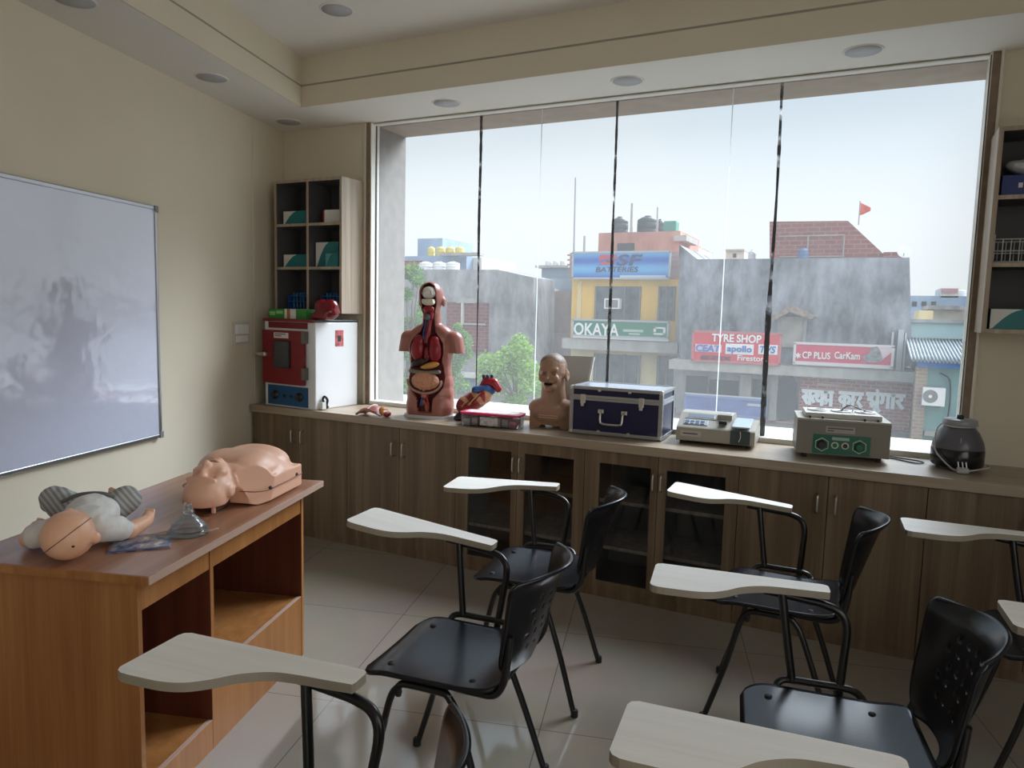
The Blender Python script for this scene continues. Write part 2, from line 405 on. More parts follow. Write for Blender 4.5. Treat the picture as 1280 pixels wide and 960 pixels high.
# ------------------------------------------------------------------ the big window
win = bpy.data.objects.new('window_1', None); COL.objects.link(win); win.location = (XL, YG, .83); struct(win, 'wide window covered with hazy film', 'window')
def wp(b, name, m, **k):
    o = b.build(name, m, win, **k); o.location = (-XL, -YG, -.83); return o
FRM = mat('window_frame_white', (.74, .72, .66), .45)
BROWN = mat('window_liner_brown', (.23, .17, .12), .8, var=.15, vscale=30)
b = MB()
b.box(.612, .620, YW-.010, YG+.03, .83, ZC); b.box(4.033, 4.043, YW-.008, YG+.03, .83, ZC); b.box(.620, 4.033, YW+.01, YG+.01, ZC-.013, ZC-.005)
b.box(.612, 4.043, YW-.012, YG+.02, .8285, .855)
wp(b, 'frame', FRM, bevel=.0015)
wp(MB().box(.6195, .6245, YG-.012, YG-.002, .855, ZC-.013).box(4.0335, 4.038, YW-.0095, YW-.007, .855, ZC-.013), 'gasket', mat('gasket_dark', (.06, .058, .055), .6))
b = MB().box(.560, .577, YW-.016, YW+.002, .829, ZC).box(4.074, 4.087, YW-.016, YW+.002, .829, ZC)
wp(b, 'casing', mat('casing_cream', (.70, .66, .56), .5), bevel=.002)
b = MB().box(.577, .613, YW-.008, YW+.002, .829, ZC).box(4.043, 4.074, YW-.008, YW+.002, .829, ZC)
wp(b, 'liner', BROWN)
# film sheets on the glass: three overlaps, two clear silicone joints
seams = [at(599, 320, YG).x, at(673, 320, YG).x, at(766, 300, YG).x, at(907, 300, YG).x, at(967, 300, YG).x]
xs = [.620]+seams+[4.033]
for i in range(6):
    wp(MB().box(xs[i]+.001, xs[i+1]-.001, YG-.003, YG+.003, .855, ZC-.002), 'pane', PANEW)
SILI = clear('silicone_joint', (1, 1, 1), 0, .1, .8, (.80, .83, .84))
for k in (1, 3):
    x = seams[k]; wp(MB().box(x-.0024, x+.0024, YG-.006, YG-.003, .855, ZC-.02), 'silicone_joint', SILI)
FILM = mat('film_overlap', (.075, .08, .088), .6)
fn_ = FILM.node_tree.nodes; fl_ = FILM.node_tree.links
t_ = fn_.new('ShaderNodeTexCoord'); mp_ = fn_.new('ShaderNodeMapping'); mp_.inputs['Scale'].default_value = (20, 1, 14); fl_.new(t_.outputs['Object'], mp_.inputs[0])
no_ = fn_.new('ShaderNodeTexNoise'); no_.inputs['Scale'].default_value = 1; no_.inputs['Detail'].default_value = 4; fl_.new(mp_.outputs[0], no_.inputs[0])
rp_ = fn_.new('ShaderNodeValToRGB'); rp_.color_ramp.elements[0].position = .50; rp_.color_ramp.elements[1].position = .70; fl_.new(no_.outputs['Fac'], rp_.inputs[0])
tb_ = fn_.new('ShaderNodeBsdfTransparent'); ms_ = fn_.new('ShaderNodeMixShader'); fl_.new(rp_.outputs[0], ms_.inputs[0]); fl_.new(fn_['Principled BSDF'].outputs[0], ms_.inputs[1]); fl_.new(tb_.outputs[0], ms_.inputs[2]); fl_.new(ms_.outputs[0], fn_['Material Output'].inputs['Surface'])
for k, wlo, whi in ((0, .004, .011), (2, .011, .0085), (4, .016, .009)):
    x = seams[k]; b = MB(); z = .855; vs = []; n = 90
    for j in range(n+1):
        zz = .855+(ZC-.02-.855)*j/n; t_k = min(1, max(0, (zz-1.45)/.5)); w = (wlo+(whi-wlo)*t_k)*(.80+.25*mnoise.noise((k*7.1, zz*5, 0))+.22*mnoise.noise((k*3.3, zz*22, 5)))
        w = max(.0025, w); dx = .005*mnoise.noise((k*5.7, zz*1.7, 3)); vs += [(x+dx-w, YG-.0065, zz), (x+dx+w, YG-.0065, zz)]
    b.add(vs, [(2*j, 2*j+1, 2*j+3, 2*j+2) for j in range(n)])
    wp(b, 'film_seam', FILM, solid=.002)
# outside ledge under the window
o = MB().box(-.5, XE, YO, 1.25, .62, .80).box(XL, XR, YG+.02, YO, .70, .81).build('trim_6', mat('ledge_cream', (.50, .49, .42), .8)); struct(o, 'pale ledge outside the window', 'ledge')

# ------------------------------------------------------------------ ceiling lights (off)
LDISC = mat('light_diffuser_off', (.42, .42, .44), .5)
first = None
spots = [(1.09, -.47, ZT, 'round flat ceiling light alone in the raised tray'),
         (.647, -1.554, ZC, 'round ceiling light cut by the top edge of the picture, above the whiteboard'),
         (.367, -.626, ZC, 'round ceiling light in the left border, between the whiteboard and the tray corner'),
         (.101, .235, ZC, 'round ceiling light in the corner above the wall shelf'),
         (1.31, .245, ZC, 'round ceiling light above the left part of the window, over the torso model'),
         (2.412, .24, ZC, 'round ceiling light above the middle of the window, over the blue case'),
         (3.518, .22, ZC, 'round ceiling light above the right part of the window, near its right end')]
for x, y, z, lab in spots:
    if first is None:
        first = o = thing('ceiling_light', lab, 'ceiling light', (x, y, z), group='round recessed ceiling lights')
        MB().lathe([(.076, -.002), (.084, -.005), (.087, -.003), (.088, 0)], 32).build('rim', SOFFIT, o)
        MB().lathe([(0, -.0035), (.077, -.0035), (.077, 0)], 32).build('diffuser', LDISC, o)
    else:
        o = copy_tree(first); o.location = (x, y, z); o['label'] = lab

# ------------------------------------------------------------------ whiteboard on the left wall
wd = Vector((WK, 1, 0)).normalized()          # along the wall, towards the window
ang = atan2(wd.y, wd.x)
wb = thing('whiteboard', 'large white magnetic board in an aluminium frame on the left wall', 'whiteboard', (wl(-.881)+.004, -.881, .763), ang)
# local: x along the wall (negative = away from the window), -y into the room
H_, L_ = 1.216, 2.44
MB().box(-L_+.01, -.01, -.016, 0, .01, H_-.01).build('panel', BOARD, wb)
b = MB().box(-L_, 0, -.022, 0, -.004, .016).box(-L_, 0, -.022, 0, H_-.016, H_+.004).box(-L_, -L_+.018, -.022, 0, 0, H_).box(-.018, 0, -.022, 0, 0, H_)
b.build('frame', ALU, wb, bevel=.004)
for cx in (-L_, 0):
    for cz in (0, H_):
        sx = 1 if cx < 0 else -1; sz = 1 if cz == 0 else -1
        P = [(cx-sx*.004, cz-sz*.006), (cx+sx*.022, cz-sz*.006), (cx+sx*.022, cz+sz*.010), (cx+sx*.012, cz+sz*.026), (cx-sx*.004, cz+sz*.030)]
        T = Matrix(((1, 0, 0, 0), (0, 0, 1, 0), (0, 1, 0, 0), (0, 0, 0, 1)))
        MB().prism(P, -.027, 0, T=T).build('corner_cap', GREYP, wb, bevel=.003)
# socket plate on the left wall beside the oven
sp = thing('switch_plate', 'cream wall socket plate beside the red oven', 'wall socket', (wl(-.1), -.1, 1.30), ang)
MB().box(-.088, .088, -.012, 0, -.072, .072).build('plate', mat('socket_cream', (.55, .52, .45), .4), sp, bevel=.004)
for i in (-1, 0, 1): MB().box(i*.054-.022, i*.054+.022, -.016, -.010, -.005, .055).build('switch', WHITEP, sp, bevel=.002)
MB().box(-.07, .07, -.015, -.010, -.058, -.016).build('socket', WHITEP, sp, bevel=.003)
# ------------------------------------------------------------------ worktop and base cabinets
DW = .3898; CW = 2*DW; CH = .78; CT = .828
o = MB().box(-.012, XE-.005, -.02, YG-.055, CH, CT).build('worktop', CABX, bevel=.003)
tag(o, 'long wooden worktop under the window, on top of the low cabinets', 'worktop')
def handle(parent, x, z0, z1, y=0):
    r = .0045; d = .028
    p = [(x, y, z0), (x, y-d*.75, z0+.004), (x, y-d, z0+.016), (x, y-d, z1-.016), (x, y-d*.75, z1-.004), (x, y, z1)]
    return MB().tube(smooth_path(p, 4), r, 8).build('handle', STEEL, parent)
cab_labels = ['low wooden cabinet with solid doors under the red and white oven',
              'low wooden cabinet with solid doors under the anatomical torso model',
              'low cabinet with two dark glass doors under the clear box and the bust',
              'low cabinet with two dark glass doors under the blue case and the grey analyser',
              'low wooden cabinet with solid doors under the beige water bath',
              'low wooden cabinet with solid doors, first to the right of the centrifuge',
              'low wooden cabinet with solid doors at the far right end of the row']
for i in range(7):
    x0 = i*CW; x1 = x0+CW; glass = i in (2, 3)
    c = thing('base_cabinet', cab_labels[i], 'cabinet', (x0, 0, 0), 0, 'low cabinets under the worktop')
    b = MB(); t = .018
    b.box(.001, t, .02, .42, .04, CH).box(CW-t, CW-.001, .02, .42, .04, CH).box(t, CW-t, .02, .42, .04, .058).box(t, CW-t, .02, .42, CH-.018, CH).box(t, CW-t, .41, .42, .058, CH-.018).box(CW/2-.009, CW/2+.009, .06, .41, .058, CH-.018)
    b.build('carcass', [CAB if not glass else mat('cabinet_inside_grey', (.16, .155, .15), .6)], c)
    MB().box(.001, CW-.001, .006, .03, 0, .045).build('plinth', CAB, c)
    if glass:
        for z in (.245, .495):
            MB().box(t+.002, CW-t-.002, .05, .405, z, z+.018).build('shelf', SHELFW, c)
    for s in (0, 1):
        a, e = s*DW+.0015, (s+1)*DW-.0015
        z0, z1 = .047, CH-.004
        hx = DW-.040 if s == 0 else DW+.036
        if glass:
            go0, go1 = (.082, DW-.036) if s == 0 else (DW+.044, CW-.060)
            gz0, gz1 = .088, .714
            d = MB(); d.box(a, go0, 0, .018, z0, z1).box(go1, e, 0, .018, z0, z1).box(go0, go1, 0, .018, z0, gz0).box(go0, go1, 0, .018, gz1, z1)
            d = d.build('door', CAB, c)
            MB().box(go0-.003, go1+.003, .009, .013, gz0-.003, gz1+.003).build('glass_pane', SMOKE, d)
            hx = DW-.018 if s == 0 else DW+.022
        else:
            d = MB().box(a, e, 0, .018, z0, z1).build('door', CAB, c, bevel=.0015)
        handle(d, hx, .605, .692)

# ------------------------------------------------------------------ pigeonhole shelves on the window wall
SZ0, SZ1, SY0 = 1.44, 2.31, .215
def pigeon(x0, cols, cw, label):
    W = cols*cw+.018; sh = thing('wall_shelf', label, 'shelf', (x0, SY0, SZ0), group='pigeonhole wall shelves')
    D = YW-SY0-.002; H = SZ1-SZ0; t = .018
    # light wood outside and on the front edges, inner faces coloured dark to stand for their shade
    MB().box(0, t, 0, D, 0, H).box(t-.0005, t+.001, .005, D, t, H-t, 1).build('side_panel', [SHELFW, DARKPLY_SHADE], sh)
    MB().box(W-t, W, 0, D, 0, H).box(W-t-.001, W-t+.0005, .005, D, t, H-t, 1).build('side_panel', [SHELFW, DARKPLY_SHADE], sh)
    MB().box(t, W-t, 0, D, H-t, H).box(t+.001, W-t-.001, .005, D, H-t-.001, H-t+.0005, 1).build('top', [SHELFW, DARKPLY_SHADE], sh)
    MB().box(t, W-t, 0, D, 0, t).build('bottom', SHELFW, sh)
    for k in range(1, cols): MB().box(k*cw, k*cw+t, .002, .005, t, H-t).box(k*cw, k*cw+t, .005, D, t, H-t, 1).build('divider', [SHELFW, DARKPLY_SHADE], sh)
    for k in range(1, 3):
        for q in range(cols): MB().box(q*cw+t, (q+1)*cw, .003, .006, k*.284, k*.284+t).box(q*cw+t, (q+1)*cw, .006, D, k*.284, k*.284+t, 1).build('shelf', [SHELFW, DARKPLY_SHADE], sh)
    MB().box(t, W-t, D-.004, D, t, H-t).build('back_panel', DARKPLY_SHADE, sh)
    return sh
SX = -.012
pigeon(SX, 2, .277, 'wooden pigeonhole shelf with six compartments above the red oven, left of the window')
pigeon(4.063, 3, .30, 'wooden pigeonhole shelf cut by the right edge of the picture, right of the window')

# ------------------------------------------------------------------ teacher's desk
DA = .3005
dx, dy = Vector((cos(DA), sin(DA), 0)), Vector((-sin(DA), cos(DA), 0))
def dk(a, b, z=0): p = dx*a+dy*b; return (p.x, p.y, z)     # desk axes to room axes
desk = thing('teacher_desk', 'reddish brown wooden desk with open compartments holding two manikins', 'desk', dk(.538, -2.69), DA)
W, Ld, Hd = .622, 1.148, .74
px, pn, pf = W-.050, .020, Ld-.085
MB().box(0, W, 0, Ld, Hd-.025, Hd).build('top', [DESKT], desk, bevel=.002)
MB().box(W-.0005, W+.003, 0, Ld, Hd-.0245, Hd-.001).box(0, W, -.003, .0005, Hd-.0245, Hd-.001, 1).build('edge_band', [EDGE, DESKS], desk)
MB().box(.03, px, pn, pn+.018, 0, Hd-.025).build('end_panel', DESKS, desk)
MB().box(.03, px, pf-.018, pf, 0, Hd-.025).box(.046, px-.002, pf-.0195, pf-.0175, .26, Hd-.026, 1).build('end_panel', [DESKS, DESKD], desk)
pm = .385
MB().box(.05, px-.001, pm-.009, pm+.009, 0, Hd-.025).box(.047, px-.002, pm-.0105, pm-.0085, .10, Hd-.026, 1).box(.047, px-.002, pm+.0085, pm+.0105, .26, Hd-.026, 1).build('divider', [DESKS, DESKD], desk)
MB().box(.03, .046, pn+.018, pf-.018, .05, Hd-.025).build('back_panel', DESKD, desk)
MB().box(px-.02, px-.004, pn+.018, pm-.009, Hd-.118, Hd-.025).build('apron', DESKS, desk)
MB().box(px-.02, px-.004, pm+.009, pf-.018, Hd-.118, Hd-.025).build('apron', DESKS, desk)
MB().box(.046, px-.006, pn+.018, pm-.009, .085, .103).build('shelf', DESKS, desk)
MB().box(.046, px-.006, pm+.009, pf-.018, .242, .26).build('shelf', DESKS, desk)
MB().box(px-.018, px-.002, pn+.018, pm-.009, 0, .103).box(px-.018, px-.0015, pn+.018, pm-.009, .103, .1045, 1).build('kick_board', [DESKS, EDGE], desk)
MB().box(px-.018, px-.002, pm+.009, pf-.018, 0, .2605).box(px-.018, px-.0015, pm+.009, pf-.018, .2605, .2625, 1).build('kick_board', [DESKS, EDGE], desk)

# ------------------------------------------------------------------ writing chairs
def chair_root(label, loc, rz):
    return thing('writing_chair', label, 'chair', loc, rz, 'black writing chairs with tablet arms')
def make_chair():
    r = chair_root('', (0, 0, 0), 0)
    # seat: dished plastic shell with a waterfall front
    y0, y1, hw, rad = -.135, .288, .20, .055
    def seat_pt(u, v):
        y = y0+(y1-y0)*v
        d = min(y-y0, y1-y); w = hw-(rad-sqrt(max(0, rad*rad-(rad-d)**2)) if d < rad else 0)
        w *= 1-.06*(1-v)
        x = w*(2*u-1); k = (2*u-1)
        z = .466-.014*(1-k*k)*math.sin(pi*min(1, max(0, v*1.05)))+.004*k*k
        if v > .78: z -= ((v-.78)/.22)**2*.022
        if v < .25: z += ((.25-v)/.25)**2*.018
        return (x, y, z)
    b = MB().grid(seat_pt, 28, 28); st = b.build('seat', [CHAIRP, SLOTM], r, solid=.011, offset=-1)
    for x in (-.135, .135):
        for y in (-.04, .215):
            MB().lathe([(0, .0035), (.009, .0035), (.0105, 0), (.0105, -.004)], 12, (x, y, .464 if y > 0 else .462)).build('screw', RUBBER, r)
    # backrest: curved shell with rows of slots, flaring at the top
    N1, N2 = 52, 44
    def back_pt(u, v):
        k = 2*u-1
        w = .196-.018*(1-v)
        if v < .28: q = 1-v/.28; w -= .075*(1-sqrt(max(0, 1-q*q)))
        if v > .93: q = (v-.93)/.07; w -= .014*(1-sqrt(max(0, 1-q*q)))
        x = w*k; z = .497+.283*v+.012*(1-k*k)*v
        y = -.128-.038*v-(.030+.055*v)*(1-k*k)
        if v > .84: y -= .022*((v-.84)/.16)**2*(1-.5*k*k)
        return (x, y, z)
    holes = set()
    for row in range(5):
        vj = int(N2*(.24+.125*row))
        for c_ in range(6 if row % 2 else 5):
            ui = int(N1*(.5+(c_-(2.5 if row % 2 else 2))*.115))
            holes |= {(ui, vj), (ui+1, vj)} if (c_+row) % 2 else {(ui, vj), (ui, vj+1)}
    b = MB().grid(back_pt, N1, N2, hole=lambda i, j: (i, j) in holes)
    b.build('backrest', CHAIRP, r, solid=.010, offset=0)
    # steel tube frame
    R = .0105
    for s in (-1, 1):
        f = (s*.195, .300, 0); q = (s*.222, -.150, 0); zt = .436
        a = (s*.178, .165, zt); e = (s*.180, .015, zt)
        front = smooth_path([f, (s*.186, .232, .22), (s*.180, .192, .385), (s*.178, .165, .428)], 6)
        rear = smooth_path([(s*.180, .010, .428), (s*.185, -.018, .385), (s*.201, -.080, .22), q], 6)
        for pth, ft in ((front, f), (rear, q)):
            lg = MB().tube(pth, R, 10).build('leg', BLACKM, r)
            MB().lathe([(.0135, 0), (.0135, .022), (.011, .026)], 12, (ft[0], ft[1], 0)).build('foot', RUBBER, lg)
        MB().tube(smooth_path([front[-1], (s*.178, .150, zt+.001), (s*.179, .088, zt+.003), (s*.180, .025, zt+.001), rear[0]], 5), R, 10).build('seat_rail', BLACKM, r)
        bk = [(s*.150, .05, .445), (s*.158, -.06, .446), (s*.166, -.115, .455), (s*.172, -.142, .49), (s*.172, -.152, .54), (s*.172, -.160, .63)]
        MB().tube(smooth_path(bk, 6), R, 10).build('back_tube', BLACKM, r)
        MB().lathe([(.009, 0), (.011, -.012), (.008, -.024), (0, -.026)], 10, (s*.182, .165, .425)).build('bumper', RUBBER, r)
    cb = MB()
    for y in (.14, .03): cb.tube([(-.178, y, .438), (.178, y, .438)], .009, 8)
    cb.build('cross_bar', BLACKM, r)
    # tablet arm on the sitter's right
    ab = smooth_path([(.17, .185, .442), (.205, .19, .458), (.222, .17, .476), (.224, .09, .478), (.223, .0, .476), (.208, -.03, .46), (.17, -.035, .446)], 5)
    MB().tube(ab, .0105, 10).build('arm_base', BLACKM, r)
    MB().tube([(.2225, .150, .476), (.245, .170, .60), (.262, .186, .708)], .0115, 10).build('arm_post', BLACKM, r)
    MB().tube(smooth_path([(.272, .235, .7035), (.274, .12, .7035), (.273, .072, .7025), (.269, .030, .692), (.261, .006, .655), (.242, .002, .57), (.2235, .000, .477)], 5), .0115, 10).build('arm_tube', BLACKM, r)
    # tablet: straight outer edge, S-shaped inner edge
    inner = [(.245, .066), (.240, .13), (.236, .19), (.226, .245), (.196, .298), (.158, .335), (.128, .375), (.114, .425), (.111, .50)]
    ip = [(p.x, p.y) for p in smooth_path([(x, y, 0) for x, y in inner], 5)]
    pts = [(.306, .082), (.304, .072), (.298, .065), (.291, .063), (.255, .063)]+ip+[(.112, .522), (.118, .536), (.130, .543), (.285, .543), (.299, .538), (.306, .524)]
    tb = MB().prism(pts, -.003, .017, 0, 1).build('tablet', [TABT, TABE], r, bevel=.002)
    tb.location = (0, 0, .716)
    return r
chairs = [
 ('A', 2.647, -1.704, 95.8, .121, -.013, 'black writing chair with steeply tilted white tablet, middle of the row nearest the desk'),
 ('B', 2.562, -.919, 97.7, -.033, .038, 'black writing chair in front of the first glass cabinet, behind the steeply tilted tablet'),
 ('C', 3.461, -.710, 91.2, .08, -.004, 'black writing chair in front of the second glass cabinet and the solid doors beside it'),
 ('D', 3.674, -1.620, 99.1, .008, -.001, 'black writing chair with its large perforated back at lower right, whole seat in view'),
 ('E', 4.336, -.692, 93.2, 0, 0, 'black writing chair at the right edge whose pale tablet lies below the centrifuge'),
 ('F', 2.833, -2.639, 96.8, 0, 0, 'black writing chair whose pale tablet juts out in front of the wooden desk'),
 ('G', 3.815, -2.438, 95.8, 0, 0, 'black writing chair whose wide white tablet crosses the bottom edge of the picture'),
 ('H', 4.542, -1.473, 94.2, 0, 0, 'black writing chair with only a tablet corner showing at the right edge'),
]
c0 = make_chair()
for i, (k, x, y, a, p, q, lab) in enumerate(chairs):
    c = c0 if i == 0 else copy_tree(c0)
    c.location = (x, y, 0); c.rotation_euler = (0, 0, radians(a)); c['label'] = lab
    for ch in c.children:
        if ch.name.startswith('arm_tube') and abs(p) > .05:
            pv = Vector((0, .2, .7035)); ch.rotation_euler = (p, 0, 0); ch.location = pv-Euler((p, 0, 0)).to_matrix() @ pv
        if ch.name.startswith('tablet'):
            # each writing board has settled at its own angle about its post
            ch.rotation_euler = (p, -q, 0); ch.location = (0, 0, .718-p*.2+q*-.3)
# ------------------------------------------------------------------ colours of small things
TEAL = mat('teal_card', (.01, .16, .17), .5); WCARD = mat('white_card', (.62, .62, .60), .5); REDP = mat('red_plastic', (.28, .006, .015), .25)
GREENC = mat('green_card', (.03, .22, .03), .5); ORANGE = mat('orange_paint', (.62, .24, .05), .4); MAROON = mat('cavity_dark_red', (.09, .008, .01), .5)
RED = mat('organ_red', (.25, .006, .013), .34); DRED = mat('organ_dark_red', (.17, .006, .012), .35); BLUE = mat('vessel_blue', (.02, .06, .28), .35)
PINKO = mat('intestine_pink', (.60, .29, .17), .4); YELLO = mat('stomach_ochre', (.60, .30, .07), .4); LIVER = mat('liver_brown', (.10, .022, .018), .35)
IVORY = mat('bone_ivory', (.72, .68, .56), .5); WHITEO = mat('brain_white', (.80, .78, .72), .45); GREYG = mat('colon_grey_green', (.24, .22, .17), .45)
NAVY = mat('navy_panel', (.004, .006, .045), .42); LAB = mat('beige_metal_paint', (.31, .29, .245), .42); LABD = mat('taupe_metal_paint', (.19, .175, .145), .45)
GREENP = mat('green_control_panel', (.004, .115, .075), .35)

# ------------------------------------------------------------------ boxes in the pigeonholes
def swoosh_box(label, x, y, z, w, d, h, rz=0, c1=WCARD, c2=TEAL):
    t = thing('glove_box', label, 'box', (x, y, z), rz, 'cartons in the wall shelves')
    MB().box(0, w, 0, d, 0, h).build('carton', [c2], t, bevel=.0015)
    n = 10; pts = [(0, 0), (0, h*.98)]+[(w*.60, h*.98)] if w > .05 else []
    crv = [(w*(.58-.52*(k/n)**.6), h*(.98-.93*(k/n))) for k in range(n+1)]
    P = [(0.001, .001), (0.001, h*.98)]+crv
    T = Matrix(((1, 0, 0, 0), (0, 0, 1, 0), (0, 1, 0, 0), (0, 0, 0, 1)))
    MB().prism(P, -.001, .0005, T=T).build('printed_front', [c1], t)
    return t
zr = [SZ0+.018, SZ0+.302, SZ0+.586]
YS = SY0+.035
swoosh_box('teal and white carton alone in the top left compartment of the left shelf', .036, YS, zr[2], .20, .12, .088)
b_ = thing('small_box', 'small white carton with a red end in the top right compartment of the left shelf', 'box', (.375, YS, zr[2]), .1, 'cartons in the wall shelves')
MB().box(.012, .17, 0, .11, 0, .085).build('carton', WCARD, b_, bevel=.0015); MB().box(0, .012, 0, .11, 0, .08).build('end_flap', REDP, b_)
swoosh_box('teal and white carton in front of a pale one in the middle left compartment', .036, YS, zr[1], .20, .11, .085)
tag(MB().box(.155, .245, YS+.112, YS+.165, zr[1], zr[1]+.135).build('pale_box', mat('pale_card', (.42, .43, .42), .6), bevel=.0015), 'pale carton standing behind the teal box in the middle left compartment', 'box', 'cartons in the wall shelves')
swoosh_box('tall teal and white carton in the middle right compartment of the left shelf', .298, YS+.02, zr[1], .19, .10, .165)
q_ = swoosh_box('small teal carton in front of the tall one in the middle right compartment', .425, YS-.03, zr[1], .10, .045, .085, c1=mat('pale_teal_card', (.10, .30, .30), .5))
def tube_rack(label, x, w):
    t = thing('test_tube_rack', label, 'rack', (x, YS+.01, zr[0]), 0, 'blue racks in the bottom compartments')
    m = mat('blue_rack_plastic', (.01, .07, .25), .4)
    for z in (.0, .05, .09): MB().box(0, w, 0, .075, z, z+.006).build('tier', m, t)
    for xx in (0, w-.006): MB().box(xx, xx+.006, 0, .075, 0, .096).build('end_plate', m, t)
    for k in range(6): MB().lathe([(.007, .012), (.008, .02), (.008, .115), (.0065, .115)], 10, (.022+k*(w-.044)/5, .0375, 0)).build('test_tube', mat('tube_blue', (.03, .14, .34), .2), t)
tube_rack('blue test tube rack in the bottom left compartment of the left shelf', .06, .19)
tube_rack('blue test tube rack in the bottom right compartment of the left shelf', .35, .18)
# right-hand shelf
RX = 4.063
tag(blob('plastic_bag', [('e', (.16, .07, .045), (.12, .055, .04)), ('e', (.08, .07, .035), (.07, .05, .03), (0, .3, 0)), ('e', (.22, .08, .03), (.06, .05, .03))], .008, 3, mat('white_poly_bag', (.55, .56, .57), .35, bump=.5, bscale=40), loc=(RX+.03, YS-.015, zr[2]+.086)), 'crumpled white plastic bag on the blue box in the right shelf', 'bag')
bb = thing('blue_box', 'flat blue carton with white marks under the plastic bag in the right shelf', 'box', (RX+.028, YS-.02, zr[2]), 0, 'cartons in the wall shelves')
MB().box(0, .24, 0, .14, 0, .084).build('carton', mat('blue_card', (.01, .025, .16), .45), bb, bevel=.0015)
MB().box(.06, .075, -.001, .0005, .03, .05).box(.085, .12, -.001, .0005, .034, .046).build('printed_front', WCARD, bb)
wr = thing('wire_rack', 'white wire rack in the middle compartment of the right shelf', 'rack', (RX+.022, YS-.02, zr[1]), 0)
m = mat('white_wire', (.5, .5, .5), .4)
for z in (.004, .05, .10):
    MB().tube([(0, 0, z), (.24, 0, z), (.24, .13, z), (0, .13, z)], .003, 6, closed=True).build('ring', m, wr)
b = MB()
for k in range(9):
    b.tube([(k*.03, 0, .002), (k*.03, 0, .12 if k % 8 == 0 else .10)], .0022, 6); b.tube([(k*.03, 0, .004), (k*.03, .13, .004)], .0022, 6); b.tube([(k*.03, .13, .002), (k*.03, .13, .10)], .0022, 6)
b.build('wire_grid', m, wr)
swoosh_box('teal and white carton in the bottom compartment of the right shelf', RX+.030, YS-.02, zr[0], .20, .12, .088)

# ------------------------------------------------------------------ red and white laboratory oven
ov = thing('laboratory_oven', 'white laboratory oven with a red door and blue control panel on the worktop', 'oven', (.075, .032, CT), radians(-4))
W, D, H = .455, .385, .555
MB().box(0, W, 0, D, 0, H).build('body', mat('oven_white_enamel', (.70, .71, .72), .22), ov, bevel=.006)
MB().box(-.004, W+.002, -.012, D+.002, H, H+.016, 0).build('top_plate', BLACKP, ov, bevel=.003)
MB().box(0, W+.002, -.016, -.011, H-.002, H+.016).box(.04, W-.065, -.004, .001, H-.045, H-.006).build('header_strip', mat('oven_red_enamel', (.17, .004, .007), .3), ov)
dr = MB().box(.012, W-.075, -.034, -.004, .152, H-.058).build('door', mat('oven_red_enamel', (.17, .004, .007), .3), ov, bevel=.006)
T = Matrix(((1, 0, 0, 0), (0, 0, 1, 0), (0, 1, 0, 0), (0, 0, 0, 1)))
MB().prism(rrect(.125, .272, .255, .432, .012), -.041, -.033, T=T).build('window_gasket', BLACKP, dr)
MB().prism(rrect(.135, .262, .265, .422, .008), -.0425, -.040, T=T).build('window_glass', mat('oven_window_glass', (.05, .055, .06), .08), dr)
MB().box(.125, .255, -.0355, -.033, .448, .482).build('name_label', WCARD, dr)
lb = MB()
for z, w in ((.470, .10), (.458, .06)): lb.box(.133, .133+w, -.0362, -.035, z, z+.006)
lb.build('label_print', mat('maroon_print', (.12, .02, .03), .6), dr)
MB().box(-.045, -.010, -.050, -.028, .332, .346).box(-.012, .065, -.052, -.034, .328, .350).lathe([(0, -.014), (.016, -.012), (.016, .012), (0, .014)], 14, (.05, -.045, .339), axis='x').build('latch', STEEL, ov, bevel=.003)
for z in (.19, .42): MB().box(W-.082, W-.06, -.040, .002, z, z+.075).lathe([(.008, 0), (.008, .075)], 10, (W-.07, -.036, z)).build('hinge', mat('hinge_grey', (.12, .115, .10), .5), ov)
cp = MB().box(.035, W-.062, -.008, .001, .012, .138).build('control_panel', mat('oven_blue_panel', (.005, .065, .17), .4), ov)
for x in (.105, .325):
    MB().tube([(x, -.008, .075), (x, -.014, .075), (x, -.015, .075), (x, -.032, .075)], [.029, .029, .021, .019], 20).build('knob', BLACKP, cp)
for x in (.185, .25): MB().tube([(x, -.006, .075), (x, -.014, .075)], .009, 14).box(x-.016, x+.016, -.0095, -.007, .062, .066).build('indicator', BLACKP, cp)
# side face: sticker and cable outlet
MB().box(W-.001, W+.0015, .175, .25, .40, .505).build('sticker', mat('red_photo_sticker', (.45, .10, .10), .5, var=.6, vscale=30), ov)
MB().box(W+.001, W+.002, .195, .225, .43, .47, 0, Matrix.Translation((0, 0, 0))).build('sticker_print', BLACKP, ov)
MB().box(W, W+.02, .05, .09, .005, .035).tube(smooth_path([(W+.018, .07, .02), (W+.03, .075, .06), (W+.02, .06, .085), (W+.01, .055, .06), (W+.02, .09, .012)], 6), .008, 8).build('cord_grip', BLACKP, ov)
MB().box(W+.001, W+.03, .03, .065, .004, .05).build('plug', WCARD, ov, bevel=.004)
